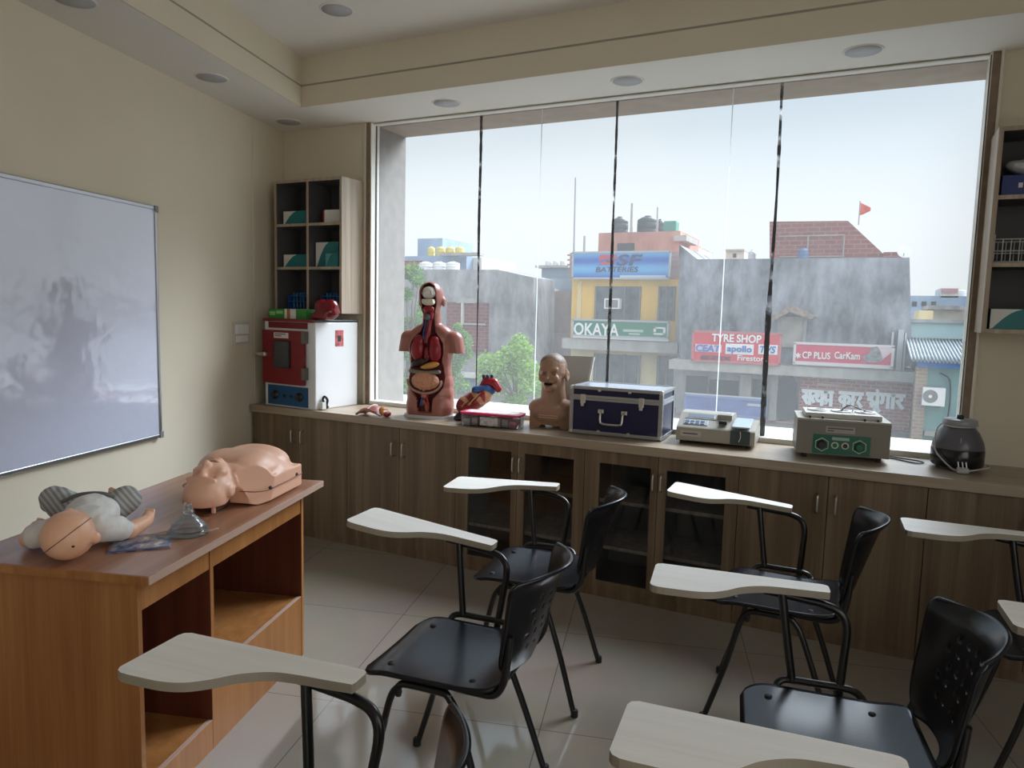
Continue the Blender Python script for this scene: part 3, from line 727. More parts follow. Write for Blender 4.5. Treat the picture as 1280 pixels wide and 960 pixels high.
# on the oven
OZ = CT+H+.016
gb = thing('green_carton', 'long flat green and white carton lying on the red oven', 'box', (.098, .045, OZ), radians(-3))
MB().box(0, .335, 0, .12, 0, .062).build('carton', GREENC, gb, bevel=.0015)
MB().box(.145, .165, -.001, .121, 0.001, .063).box(.195, .245, -.001, .121, .001, .063).build('white_band', WCARD, gb)
MB().box(.170, .190, -.001, .121, .001, .063).build('orange_band', mat('orange_card', (.5, .12, .03), .5), gb)
MB().box(.01, .06, -.001, .001, .02, .045).box(.07, .13, -.001, .001, .03, .05).build('printed_front', mat('light_green_print', (.25, .5, .2), .5), gb)
rt_ = blob('red_bowl', [('e', (.085, .08, .05), (.085, .07, .055)), ('e', (.06, .07, .085), (.055, .055, .045)), ('e', (.115, .08, .08), (.05, .05, .05)), ('b', (.07, .05, .02), (.06, .04, .02))], .007, 3, mat('red_clear_wrap', (.16, .004, .010), .12, bump=.5, bscale=25), loc=(.462, .010, OZ+.001))
tag(rt_, 'shiny red plastic pack on the front right corner of the oven', 'pack')

# ------------------------------------------------------------------ anatomical torso
tr = thing('anatomy_torso', 'tall anatomical torso model with open chest and half open head on a white base', 'anatomy model', (1.245, .215, CT), radians(10))
MB().prism([(.165*cos(2*pi*k/40), .10*sin(2*pi*k/40)) for k in range(40)], 0, .016).prism([(.168*cos(2*pi*k/40), .108*sin(2*pi*k/40)) for k in range(40)], 0, .010).build('base', mat('torso_base_white', (.62, .62, .62), .4), tr, bevel=.002)
sh = []
sh += [('e', (0, .0, .728), (.074, .094, .084)), ('e', (0, -.014, .668), (.058, .070, .062)), ('e', (0, -.015, .752), (.070, .080, .070)), ('e', (.076, .012, .700), (.011, .022, .032)), ('e', (-.076, .012, .700), (.011, .022, .032)), ('e', (0, -.090, .684), (.013, .017, .019))]
sh += capsule((0, .018, .52), (0, .008, .66), .064, .052)
sh += [('e', (0, .01, .49), (.125, .075, .062)), ('e', (.075, .01, .512), (.085, .055, .045), (0, .55, 0)), ('e', (-.075, .01, .512), (.085, .055, .045), (0, -.55, 0))]
sh += capsule((.146, .01, .472), (.166, .01, .390), .056, .050) + capsule((-.146, .01, .472), (-.166, .01, .390), .056, .050)
sh += [('e', (0, .0, .42), (.146, .098, .12)), ('e', (0, .0, .35), (.136, .094, .13)), ('e', (0, .0, .27), (.136, .094, .13)), ('e', (0, .004, .21), (.146, .097, .13)), ('e', (0, .004, .14), (.153, .099, .13)), ('e', (0, .004, .09), (.153, .099, .11))]
sh += [('e', (.074, 0, .06), (.078, .090, .12)), ('e', (-.074, 0, .06), (.078, .090, .12)), ('b', (0, .0, .04), (.11, .08, .03))]
def flat_cuts(co):
    co[:, 2] = np.maximum(co[:, 2], .014)
    arm = (np.abs(co[:, 0]) > .125) & (co[:, 2] < .395) & (co[:, 2] > .33)
    co[arm, 2] = .395
def opening(x, z, g=0.):
    """signed: > 0 inside the opened front (half widths of the cut, from pelvis to brow)"""
    if z < .035 or z > .812: return -1
    x = x+.004
    prof = [(.035, .046), (.12, .055), (.155, .085), (.19, .112), (.25, .122), (.31, .112), (.345, .102), (.40, .110), (.45, .108), (.49, .082), (.52, .050), (.56, .040), (.64, .036), (.66, .044), (.70, .049), (.76, .048), (.795, .034), (.812, .0)]
    for (a, wa), (c, wc) in zip(prof, prof[1:]):
        if a <= z <= c: return wa+(wc-wa)*(z-a)/(c-a)-abs(x-(.008 if z > .63 else 0))-g
    return -1
def cavity(co):
    for i in range(len(co)):
        x, y, z = co[i]
        if y < .02:
            q = opening(x, z)
            if q > 0:
                dp = (-.045 if z < .5 else -.018) if z < .63 else -.022
                y2 = max(y, dp); f = min(1, q/.012); co[i, 1] = y+(y2-y)*f
def torso_paint(c):
    return 1 if (c.y < .01 and opening(c.x, c.z, .003) > 0) else 0
blob('body', sh, .0055, 10, [SKINT, MAROON], tr, carve=(flat_cuts, cavity), paint=torso_paint, post=2)
# the organs
def organ(name, shapes, m, vox=.005, sm=4, bump=None): return blob(name, shapes, vox, sm, m, tr)
organ('lung', [('e', (-.058, -.062, .412), (.045, .032, .072)), ('e', (-.050, -.056, .465), (.036, .028, .036))], RED)
organ('lung', [('e', (.052, -.062, .405), (.043, .032, .070)), ('e', (.046, -.056, .46), (.035, .028, .036))], RED)
organ('heart', [('e', (.004, -.075, .395), (.016, .018, .040)), ('e', (.008, -.075, .37), (.022, .02, .024))], DRED)
organ('liver', [('e', (-.052, -.070, .332), (.050, .027, .025), (0, -.45, 0)), ('e', (-.005, -.075, .345), (.035, .02, .016), (0, -.6, 0))], mat('liver_near_black', (.03, .012, .012), .3))
organ('stomach', [('e', (.034, -.080, .320), (.056, .026, .020), (0, -.25, 0)), ('e', (-.005, -.08, .308), (.030, .02, .013))], YELLO)
organ('colon', [('e', (-.005+.094*(k/10-.5)*2*.95, -.082, .283-.008*sin(pi*k/10)), (.016, .018, .013)) for k in range(11)], GREYG)
organ('small_intestine', [('e', (0, -.082, .225), (.090, .030, .056))]+[('e', (.077*cos(k*2.39)*sqrt(k/46), -.112+.020*(k/46), .225+.050*sin(k*2.39)*sqrt(k/46)), (.0135, .011, .0085), (0, k*1.1, 0)) for k in range(46)], PINKO, .0035, 2)
MB().tube([(.108*cos(a)-.004, -.088, .222+.070*sin(a)) for a in [pi*(.95+1.1*k/16) for k in range(17)]], .008, 8).build('colon_loop', mat('mesentery_pale', (.42, .25, .20), .4), tr)
MB().tube(smooth_path([(.002, -.080, .452), (.004, -.076, .50), (.006, -.060, .55), (.008, -.052, .60)], 5), .013, 10).build('trachea', DRED, tr)
organ('larynx', [('e', (.008, -.070, .608), (.017, .015, .020))], mat('larynx_teal', (.10, .20, .20), .4), .004)
organ('throat_muscle', [('e', (.008, -.064, .655), (.036, .024, .024)), ('e', (-.010, -.060, .622), (.015, .014, .034)), ('e', (.026, -.060, .622), (.012, .014, .034))], RED, .004)
organ('skull_base', [('e', (.008, -.066, .696), (.042, .026, .022)), ('b', (.008, -.068, .702), (.036, .020, .013))], IVORY, .004)
organ('brain', [('e', (.006, -.052, .754), (.044, .034, .038)), ('e', (-.008, -.058, .748), (.026, .030, .030))], WHITEO, .004)
MB().tube([(.006+.030*cos(a), -.088+.012*sin(a), .742+.026*sin(a)) for a in [pi*k/12 for k in range(13)]], .004, 8).build('brain_fold', mat('brain_shade', (.42, .40, .40), .5), tr)
for s, m in ((-1, BLUE), (1, RED)):
    MB().tube(smooth_path([(s*.006, -.078, .47), (s*.018, -.074, .505), (s*.016, -.056, .55), (s*.018+.006, -.05, .61)], 5), .006, 8).build('neck_vessel', m, tr)
    MB().tube(smooth_path([(s*.006, -.080, .15), (s*.014, -.085, .12), (s*.026, -.085, .075)], 5), .008, 8).build('pelvic_vessel', m, tr)
organ('bladder', [('e', (-.004, -.078, .135), (.024, .018, .018))], mat('bladder_pink', (.5, .14, .10), .4), .004)
organ('pelvic_muscle', [('e', (.012, -.078, .07), (.016, .016, .034)), ('e', (-.016, -.076, .095), (.014, .014, .026), (0, .5, 0))], mat('muscle_rust', (.34, .09, .05), .4), .004)

# ------------------------------------------------------------------ chest plate lying open on the worktop
cpz = thing('torso_cover', 'curved front cover of the torso model lying open on the worktop beside it', 'anatomy model', (.978, .03, CT+.006), radians(8))
def shell(u, v):
    x = -.11+.17*u; y = -.055+.12*v
    z = .006+.05*sin(pi*min(1, max(0, u*1.0)))*(.65+.35*sin(pi*v))+.006*sin(7*u+4*v)
    return (x, y, z)
MB().grid(shell, 16, 12).build('cover', [SKINT], cpz, solid=.009, offset=-1)
def shell2(u, v): x, y, z = shell(u, v); return (x*.92-.004, y*.9-.012, z+.0015-.004*(2*u-1)**2)
MB().grid(shell2, 14, 10).build('muscle_relief', [mat('cover_rose', (.42, .13, .11), .4, var=.4, vscale=60)], cpz, solid=.004, offset=1)
MB().tube([shell(u/16, .0) for u in range(17)], .004, 8).build('cover_edge', IVORY, cpz)
MB().tube([Vector(shell(.48, v/12))+Vector((0, 0, .006)) for v in range(13)], .004, 8).build('cover_edge', IVORY, cpz)
blob('abdomen_piece', [('e', (.062, 0, .018), (.030, .045, .016), (0, .6, 0)), ('e', (.045, .01, .036), (.026, .036, .018), (0, .5, 0))], .005, 3, ORANGE, cpz)
blob('organ_piece', [('e', (.085, -.018, .014), (.018, .034, .013), (.2, .7, 0))], .005, 3, RED, cpz)

# ------------------------------------------------------------------ heart model
hm = thing('heart_model', 'big red heart model on a black foot between the torso and the clear box', 'anatomy model', (1.548, .258, CT), radians(20))
MB().lathe([(0, .0), (.075, .0), (.078, .012), (.066, .028), (.06, .042), (0, .044)], 28, (-.06, 0, 0)).build('foot', BLACKP, hm)
blob('ventricles', [('e', (-.055, 0, .09), (.075, .07, .062), (0, -.5, 0)), ('e', (-.005, 0, .125), (.075, .072, .060), (0, -.5, 0)), ('e', (.04, .005, .15), (.058, .066, .052), (0, -.5, 0))], .006, 6, [mat('heart_red', (.25, .02, .03), .35, var=.35, vscale=25), mat('heart_fat', (.50, .28, .14), .45, var=.35, vscale=40)], hm, paint=lambda c: 1 if (c.z > .10 and math.sin(c.x*70+c.z*60+c.y*25) > .25) or c.x > .055 else 0)
blob('pulmonary_artery', capsule((-.005, -.035, .185), (.065, -.02, .192), .023, .025)+capsule((.065, -.02, .192), (.09, -.01, .175), .025, .02), .005, 4, mat('artery_blue', (.02, .10, .30), .35), hm)
blob('aorta', capsule((.035, 0, .20), (.055, 0, .235), .026, .027)+capsule((.055, 0, .235), (.10, 0, .228), .027, .028)+capsule((.10, 0, .228), (.128, .0, .19), .028, .022), .005, 4, REDP, hm)
for k, (x, y) in enumerate(((.042, 0), (.066, -.008), (.09, .004))): MB().tube([(x, y, .245), (x-.004, y, .268), (x-.006, y, .275)], [.011, .0105, .008], 12).build('arch_vessel', mat('vessel_navy', (.02, .03, .06), .35), hm)
for k in range(4):
    MB().tube(smooth_path([(.05-.02*k, -.055, .19-.02*k), (.02-.025*k, -.074, .15-.012*k), (-.02-.02*k, -.070, .10-.005*k)], 5), .0035, 6).build('coronary_artery', mat('coronary_ochre', (.55, .33, .12), .4) if k % 2 else DRED, hm)

# ------------------------------------------------------------------ clear box with a pink lid
cb_ = thing('storage_box', 'clear plastic box with a flat pink lid in front of the heart model', 'box', (1.737, .106, CT), radians(8))
W, D, H = .175, .072, .068
P = rrect(-W, W, -D, D, .03)
MB().prism(rrect(-W+.008, W-.008, -D+.008, D-.008, .026), 0, .003).build('bottom', CLEARP, cb_)
bb_ = MB(); n = len(P)
bb_.add([(x*.97, y*.97, .002) for x, y in P]+[(x, y, H) for x, y in P], [(i, (i+1) % n, n+(i+1) % n, n+i) for i in range(n)], 0, True)
bb_.build('tub', CLEARP, cb_, solid=.002)
ld = MB().prism(rrect(-W-.006, W+.006, -D-.006, D+.006, .034), H, H+.012).build('lid', mat('pink_lid', (.55, .03, .10), .3), cb_, bevel=.003)
MB().prism(rrect(-W+.02, W-.02, -D+.02, D-.02, .02), H+.012, H+.0135).build('lid_paper', mat('lid_white_print', (.70, .62, .62), .45, var=.3, vscale=40), ld)
for k in range(7):
    x = -.135+.045*k
    MB().box(x-.018, x+.018, -.062+.006*(k % 3), .055, .004, .045+.012*((k*5) % 3)/2).build('packet', mat('packet_%d' % (k % 4), [(.80, .72, .70), (.74, .66, .66), (.62, .25, .28), (.78, .68, .60)][k % 4], .6, var=.3, vscale=50), cb_, bevel=.003)
MB().box(-.05, .055, -D-.001, -D+.002, .012, .058).build('label_sheet', mat('label_print_sheet', (.56, .52, .50), .6, var=.35, vscale=80), cb_)

# ------------------------------------------------------------------ training bust
bu = thing('training_bust', 'tan training head and shoulders with open mouth beside the blue case', 'manikin', (2.035, .262, CT), radians(6))
sh = [('e', (0, .008, .338), (.078, .098, .088)), ('e', (0, -.018, .300), (.060, .076, .088)), ('e', (0, -.048, .246), (.039, .050, .038)), ('e', (0, -.020, .360), (.072, .076, .064)),
      ('e', (0, -.108, .288), (.011, .015, .010)), ('e', (0, -.098, .308), (.008, .012, .024)), ('e', (-.034, -.078, .286), (.026, .017, .026)), ('e', (.034, -.078, .286), (.026, .017, .026)), ('e', (0, -.078, .338), (.056, .022, .020)),
      ('e', (0, -.092, .268), (.028, .016, .009)), ('e', (0, -.086, .243), (.026, .018, .009)), ('e', (0, -.076, .226), (.023, .022, .018)),
      ('e', (.080, .012, .300), (.010, .024, .036), (.2, 0, -.3)), ('e', (-.080, .012, .300), (.010, .024, .036), (.2, 0, .3)), ('e', (.081, .004, .274), (.007, .011, .013)), ('e', (-.081, .004, .274), (.007, .011, .013))]
sh += capsule((0, .028, .12), (0, .010, .255), .078, .066)
sh += [('e', (0, .02, .128), (.095, .062, .046)), ('e', (.085, .015, .115), (.062, .056, .046), (0, .35, 0)), ('e', (-.085, .015, .115), (.062, .056, .046), (0, -.35, 0)), ('b', (0, .015, .060), (.122, .055, .048)), ('e', (0, -.020, .080), (.115, .042, .062))]
def bust_flat(co):
    m = co[:, 2] < .016; co[m, 2] = .016-.010*np.clip(np.abs(co[m, 0])-.06, 0, .05)/.05
    m2 = co[:, 2] < .020; co[m2, 2] = np.where(np.abs(co[m2, 0]) > .06, .0, co[m2, 2])
def bust_paint(c):
    x, y, z = c
    if z > .30 and y > .034 and abs(x) < .085: return 1                       # back and sides of the head
    if z > .382-.25*max(0, abs(x)-.03) and y > -.078+.5*max(0, abs(x)-.035): return 1      # fringe line
    if z > .325 and y > -.012 and abs(x) > .05: return 1                      # temples
    if abs(z-.2555) < .0075 and abs(x) < .024 and y < -.06: return 2
    return 0
body = blob('body', sh, .0042, 8, [SKINC, HAIR, BLACKP], bu, paint=bust_paint, post=2,
     carve=(bust_flat, dent((-.029, -.095, .314), (.023, .034, .014), (0, .012, 0)), dent((.029, -.095, .314), (.023, .034, .014), (0, .012, 0)), dent((0, -.105, .2555), (.029, .05, .014), (0, .038, 0)), dent((.092, .010, .300), (.012, .014, .02), (-.007, 0, 0))))
MB().box(-.019, .019, -.078, -.066, .259, .266).build('teeth', mat('teeth_ivory', (.65, .6, .5), .4), bu, bevel=.002)
for s in (-1, 1):
    MB().ball((s*.029, -.076, .313), (.015, .009, .0065)).build('closed_eye', SKINC, bu)
for z in (.062, .074): MB().box(-.058, .058, -.0735, -.0705, z, z+.004).build('chest_line', mat('chest_line_pale', (.55, .38, .29), .4), bu)

# grey laptop-like lid leaning behind the bust
lp = thing('display_lid', 'thin grey display panel standing tilted on the worktop behind the bust', 'screen', (2.088, .425, CT), 0, rot=(radians(-6), radians(0), 0))
T = Matrix(((1, 0, 0, 0), (0, 0, 1, 0), (0, 1, 0, 0), (0, 0, 0, 1)))
MB().prism([(-.12, 0), (.055, 0), (.108, .405), (-.10, .402)], -.004, .004, T=T).build('panel', mat('display_back_grey', (.46, .48, .46), .4), lp, bevel=.002)
MB().prism([(.055, 0), (.066, 0), (.120, .405), (.108, .405)], -.006, .004, T=T).build('edge', mat('display_edge_pale', (.75, .76, .75), .35), lp)

# ------------------------------------------------------------------ blue flight case
fc = thing('equipment_case', 'dark blue hard case with aluminium edges and a front handle', 'case', (2.192, .14, CT+.004), radians(1.8))
W, D, H = .505, .295, .258; zl = .196
MB().box(.004, W-.004, .004, D-.004, .002, zl-.002).build('shell', NAVY, fc)
lid = MB().box(.004, W-.004, .004, D-.004, zl+.001, H-.003, 0).build('lid', NAVY, fc)
MB().box(.02, W-.02, .02, D-.02, H-.004, H-.0015).build('top_panel', mat('case_top_sheen', (.50, .55, .62), .25, .5), lid)
e = .019
b = MB()
for x in (0, W-e):
    b.box(x, x+e, -.002, .003, 0, zl); b.box(x, x+e, D-.003, D+.002, 0, zl)
for y in (0, D-e):
    b.box(-.002, .003, y, y+e, 0, zl); b.box(W-.003, W+.002, y, y+e, 0, zl)
b.box(0, W, -.002, .003, 0, e).box(0, W, D-.003, D+.002, 0, e).box(-.002, .003, 0, D, 0, e).box(W-.003, W+.002, 0, D, 0, e)
b.box(-.002, W+.002, -.003, .003, zl-.013, zl).box(W-.003, W+.002, 0, D, zl-.013, zl).box(-.002, .003, 0, D, zl-.013, zl)
b.build('edge_trim', ALU, fc, bevel=.0012)
b = MB()
b.box(-.002, W+.002, -.003, .003, zl+.001, zl+.016).box(W-.003, W+.002, 0, D, zl+.001, zl+.016).box(-.002, .003, 0, D, zl+.001, zl+.016)
b.box(-.002, W+.002, -.002, .004, H-.016, H+.001).box(W-.004, W+.002, 0, D, H-.016, H+.001).box(-.002, .004, 0, D, H-.016, H+.001).box(0, W, D-.003, D+.002, H-.016, H+.001)
b.box(0, W, 0, e, H-.003, H+.001).box(0, W, D-e, D, H-.003, H+.001).box(0, e, 0, D, H-.003, H+.001).box(W-e, W, 0, D, H-.003, H+.001)
for x in (0, W-e): b.box(x, x+e, -.002, .003, zl, H)
b.box(W-.003, W+.002, 0, e, zl, H).box(W-.003, W+.002, D-e, D, zl, H)
b.build('lid_trim', ALU, lid, bevel=.0012)
for x in (.075, .395): MB().box(x-.014, x+.014, -.010, 0, zl-.03, zl+.02).box(x-.009, x+.009, -.016, -.006, zl-.045, zl-.02).build('latch', STEEL, fc, bevel=.003)
for x in (-.003, W-.017):
    for z in (0, H-.02): MB().box(x, x+.020, -.006, .014, z, z+.022).build('corner', STEEL, fc, bevel=.005)
for x in (.165, .33): MB().box(x-.008, x+.008, -.0045, .002, e-.006, e+.006).box(x-.008, x+.008, -.0045, .002, H-.024, H-.012).build('clip', STEEL, fc, bevel=.002)
MB().tube(smooth_path([(.175, -.004, .128), (.180, -.020, .118), (.182, -.028, .080), (.198, -.030, .066), (.285, -.030, .066), (.300, -.028, .080), (.302, -.020, .118), (.307, -.004, .128)], 5), .0062, 10).build('handle', STEEL, fc)
for x in (.177, .305): MB().box(x-.016, x+.016, -.008, 0, .118, .140).build('handle_mount', STEEL, fc, bevel=.003)

# ------------------------------------------------------------------ grey analyser (spectrophotometer)
an = thing('lab_analyser', 'low beige laboratory analyser with sloping keypad panel right of the blue case', 'lab instrument', (2.772, .165, CT), radians(2.5))
W, D = .385, .27
T = Matrix(((0, 0, 1, 0), (1, 0, 0, 0), (0, 1, 0, 0), (0, 0, 0, 1)))   # profile (y,z) pulled along x
MB().prism([(0, .018), (D, .018), (D, .135), (D-.03, .150), (.14, .148), (.012, .092), (0, .085)], 0, .265, T=T).build('housing', LAB, an, bevel=.004)
MB().prism([(0, .018), (D, .018), (D, .118), (.16, .118), (.012, .092), (0, .085)], .265, W, T=T).build('sample_bay', LAB, an, bevel=.004)
MB().box(.268, W-.022, -.004, .004, .022, .090).build('bay_front', mat('bay_door_slate', (.025, .045, .055), .35), an, bevel=.003)
sl = radians(23.6)
def on_slope(x0, x1, s0, s1, th, name, m, par=an, lift=.0):
    T2 = Matrix.Translation((0, .012, .092+lift)) @ Matrix.Rotation(sl, 4, 'X')
    return MB().box(x0, x1, s0, s1, -.001, th, 0, T2).build(name, m, par, bevel=.001)
on_slope(.03, .185, .075, .128, .003, 'display_frame', LAB)
on_slope(.04, .175, .085, .12, .0045, 'display', mat('lcd_grey_blue', (.20, .24, .30), .2))
kp = on_slope(.03, .15, .015, .062, .0035, 'keypad', mat('keypad_pale', (.33, .37, .42), .4))
for r_ in range(2):
    for q_ in range(4): on_slope(.036+.026*q_, .056+.026*q_, .02+.02*r_, .034+.02*r_, .006, 'key', mat('key_slate', (.12, .17, .26), .4), kp)
MB().box(.19, .262, .09, .21, .122, .152).box(.196, .256, .11, .20, .150, .154).build('cuvette_lid', LAB, an, bevel=.004)
MB().box(.205, .245, .03, .07, .112, .128).build('cuvette_slot', BLACKP, an, bevel=.002)
MB().box(.272, W-.026, .01, .22, .114, .122, 0, Matrix.Translation((0, 0, -.012)) @ Matrix.Rotation(radians(5), 4, 'X')).build('bay_lid', mat('bay_lid_pale_blue', (.38, .46, .52), .25), an, bevel=.002)
MB().tube(smooth_path([(.315, -.006, .088), (.318, -.008, .06), (.310, -.007, .035)], 5), .0018, 6).build('pull_string', IVORY, an)
nl = MB().box(.02, .125, -.002, .002, .042, .070).build('name_label', mat('label_taupe', (.42, .38, .36), .5), an)
MB().box(.034, .108, -.0028, 0, .053, .059).build('label_print', mat('print_dark', (.06, .05, .08), .6), nl)
for x in (.025, .355):
    for y in (.03, .23): MB().lathe([(.010, 0), (.011, .012), (.011, .018)], 12, (x, y, 0)).build('foot', RUBBER, an)

# ------------------------------------------------------------------ water bath
bt = thing('water_bath', 'beige metal water bath with a green control panel and round openings on top', 'lab instrument', (3.352, .12, CT), radians(8))
W, D = .400, .27
MB().box(0, W, 0, D, .022, .178).build('housing', LABD, bt, bevel=.002)
MB().box(-.001, W+.001, -.001, D+.001, .178, .190).build('rim', LAB, bt, bevel=.002)
tp = MB().box(.035, W-.035, .03, D-.03, .190, .214).build('top_plate', mat('bath_top_plate', (.50, .49, .46), .35), bt, bevel=.002)
for x in (.095, .20, .305):
    MB().lathe([(.032, .214), (.046, .214), (.046, .219), (.036, .220), (.033, .216), (.033, .2145), (0, .2145)], 24, (x, .135, 0), 0).build('well_ring', mat('steel_ring', (.6, .6, .58), .3, .7), tp)
    MB().lathe([(0, .2175), (.031, .2175), (.031, .215)], 24, (x, .135, 0)).build('well', mat('well_dark', (.03, .03, .035), .3), tp)
MB().tube(smooth_path([(.20, .13, .22), (.235, .15, .245), (.27, .16, .235), (.31, .15, .222)], 5), .003, 6).build('probe_lead', BLACKP, bt)
MB().tube([(.248, .12, .218), (.262, .10, .285), (.268, .10, .30)], [.003, .003, .0015], 8).build('probe', STEEL, bt)
gp = MB().box(.072, .318, -.003, .002, .028, .118).build('control_panel', GREENP, bt)
for x, filled in ((.112, 1), (.272, 0)):
    b = MB(); hx = [(x+.031*cos(a), -.004, .070+.031*sin(a)) for a in [pi/6+pi/3*k for k in range(6)]]
    b.tube(hx, .0018, 6, closed=True); b.build('dial_outline', IVORY, gp)
    MB().tube([(x, -.003, .070), (x, -.012, .070), (x, -.022, .070)], [.021, .019, .015], 18).build('dial', BLACKP if filled else mat('green_dial', (.006, .10, .065), .3), gp)
for x in (.168, .212):
    MB().tube([(x+.0135*cos(a), -.005, .070+.0135*sin(a)) for a in [2*pi*k/18 for k in range(18)]], .0028, 6, closed=True).build('lamp_ring', IVORY, gp)
    MB().tube([(x, -.003, .07), (x, -.009, .07)], .010, 14).build('lamp', BLACKP if x > .2 else mat('lamp_green', (.01, .15, .10), .3), gp)
MB().box(.155, .228, -.0045, -.002, .094, .108).build('panel_caption', mat('caption_green_white', (.30, .42, .36), .5), gp)
nl = MB().box(.125, .250, -.002, .002, .128, .158).build('name_label', mat('label_pale', (.36, .34, .31), .5), bt)
MB().box(.133, .242, -.0026, 0, .146, .151).box(.133, .16, -.0026, 0, .135, .140).build('label_print', mat('print_dark', (.06, .05, .08), .6), nl)
for x in (.055, .11, .29, .345): MB().lathe([(.005, 0), (.005, .010), (0, .011)], 10, (x, .012, .190)).build('thumb_screw', BLACKP, bt)
for x in (.04, W-.04):
    for y in (.035, D-.04): MB().lathe([(.012, 0), (.013, .022)], 12, (x, y, 0)).build('foot', RUBBER, bt)

# ------------------------------------------------------------------ centrifuge
ce = thing('centrifuge', 'round grey and black tabletop centrifuge at the right end of the window', 'lab instrument', (4.02, .262, CT), 0)
MB().lathe([(.098, .014), (.104, .02), (.106, .05), (.106, .088), (.103, .094)], 40).build('base', mat('centrifuge_black', (.012, .012, .014), .18), ce)
MB().lathe([(.103, .094), (.104, .10), (.098, .125), (.080, .165), (.062, .188), (.060, .194), (0, .194)], 40).build('housing', mat('centrifuge_grey', (.10, .10, .115), .3), ce)
lidc = MB().lathe([(0, .192), (.066, .192), (.068, .196), (.068, .220), (.064, .224), (0, .2245)], 36).build('lid', mat('centrifuge_lid_grey', (.26, .26, .28), .3), ce)
MB().lathe([(.012, .222), (.014, .226), (.014, .240), (.011, .243), (0, .243)], 18).build('lid_knob', BLACKP, lidc)
for k in range(3):
    a = pi/6+2*pi*k/3; MB().lathe([(.010, 0), (.012, .016)], 12, (.08*cos(a), .08*sin(a), 0)).build('foot', RUBBER, ce)
MB().tube([(.0, -.097, .128), (-.0, -.088, .150)], .002, 6).build('name_mark', mat('mark_grey', (.35, .35, .36), .4), ce)
cord = [(-.072, -.01, .196), (-.03, -.062, .193), (.03, -.06, .195), (.07, -.005, .197), (.06, .05, .197), (-.04, .06, .197), (-.078, .0, .19), (-.095, -.05, .15), (-.095, -.082, .09), (-.060, -.115, .045), (-.02, -.124, .012), (.01, -.126, .010)]
MB().tube(smooth_path(cord, 6), .0035, 8).build('power_cord', mat('cord_grey', (.40, .40, .41), .4), ce)
MB().box(-.012, .035, -.146, -.112, .002, .026).build('plug', mat('cord_grey', (.40, .40, .41), .4), ce, bevel=.006)
for k in (-.004, .012, .026): MB().tube([(k, -.128, .024), (k-.004, -.124, .050)], .0028, 8).build('plug_pin', STEEL, ce)
MB().tube(smooth_path([(.035, -.13, .014), (.07, -.118, .022), (.11, -.09, .03), (.112, -.05, .03)], 5), .0035, 8).build('power_cord', mat('cord_grey', (.40, .40, .41), .4), ce)
# black lead between the bath and the centrifuge
pts = [(3.745, .34, CT+.004), (3.80, .30, CT+.004), (3.86, .26, CT+.004), (3.895, .30, CT+.005), (3.85, .34, CT+.004), (3.79, .36, CT+.004), (3.755, .385, CT+.004)]
tag(MB().tube(smooth_path(pts, 6), .0032, 8).build('power_lead', BLACKP), 'thin black lead lying looped on the worktop between the water bath and the centrifuge', 'cable')
# ------------------------------------------------------------------ adult resuscitation manikin on the desk
X0, Y0 = .955, -1.825
am = thing('resuscitation_manikin', 'pinkish adult resuscitation manikin without limbs lying face up at the far end of the desk', 'manikin', dk(X0, Y0, Hd+.003), DA)
# local axes: x across (towards the room), y along the desk away from the photographer, z up; head at -y
sh = []
sh += [('b', (0, .0, .050), (.165, .165, .045)), ('e', (0, .02, .080), (.168, .19, .085)), ('e', (0, -.02, .105), (.152, .17, .078)), ('e', (-.05, -.04, .120), (.09, .13, .062)), ('e', (.05, -.04, .120), (.09, .13, .062)), ('e', (0, .08, .105), (.145, .13, .075))]
sh += [('e', (.13, -.125, .075), (.055, .065, .062)), ('e', (-.13, -.125, .075), (.055, .065, .062)), ('e', (0, -.15, .095), (.12, .06, .065))]
sh += capsule((0, -.15, .085), (0, -.20, .085), .066, .060)
HY = .048                                              # the head sits close to the shoulders
hs = [('e', (0, -.285, .094), (.078, .104, .080)), ('e', (0, -.320, .088), (.078, .074, .078)), ('e', (0, -.252, .130), (.060, .066, .048)), ('e', (0, -.202, .128), (.037, .038, .034)),
      ('e', (0, -.262, .190), (.014, .018, .017)), ('e', (0, -.282, .178), (.010, .026, .013)), ('e', (0, -.316, .162), (.058, .017, .015)), ('e', (-.040, -.258, .152), (.024, .024, .019)), ('e', (.040, -.258, .152), (.024, .024, .019)),
      ('e', (0, -.234, .170), (.027, .010, .013)), ('e', (0, -.216, .165), (.025, .011, .013)), ('e', (0, -.194, .154), (.022, .018, .016)), ('e', (.079, -.275, .088), (.011, .028, .024), (0, 0, .2)), ('e', (-.079, -.275, .088), (.011, .028, .024), (0, 0, -.2))]
HM = Matrix.Rotation(radians(24), 3, 'X'); HP = Vector((0, -.235, .085))          # tilted back, chin up
def hr(p): q = HM @ (Vector(p)-HP)+HP; return (q.x, q.y+HY, max(q.z, .03))
def hv(v): return tuple(HM @ Vector(v))
for q in hs:
    e_ = Euler(q[3]) if len(q) > 3 else Euler((0, 0, 0)); sh.append(('e', hr(q[1]), q[2], tuple((HM @ e_.to_matrix()).to_euler())))
def clip_floor(h):
    def f(co): co[:, 2] = np.maximum(co[:, 2], h)
    return f
def stump(co):
    for s in (1, -1):
        n = np.array((s*.80, -.55, .22)); n /= np.linalg.norm(n); d = co @ n-.187; m = (d > 0) & (co[:, 1] > -.19) & (np.abs(co[:, 0]) > .07)
        co[m] -= d[m, None]*n
def lift_head(co):
    m = (co[:, 1] < -.215) & (co[:, 2] < .028); co[m, 2] = .028
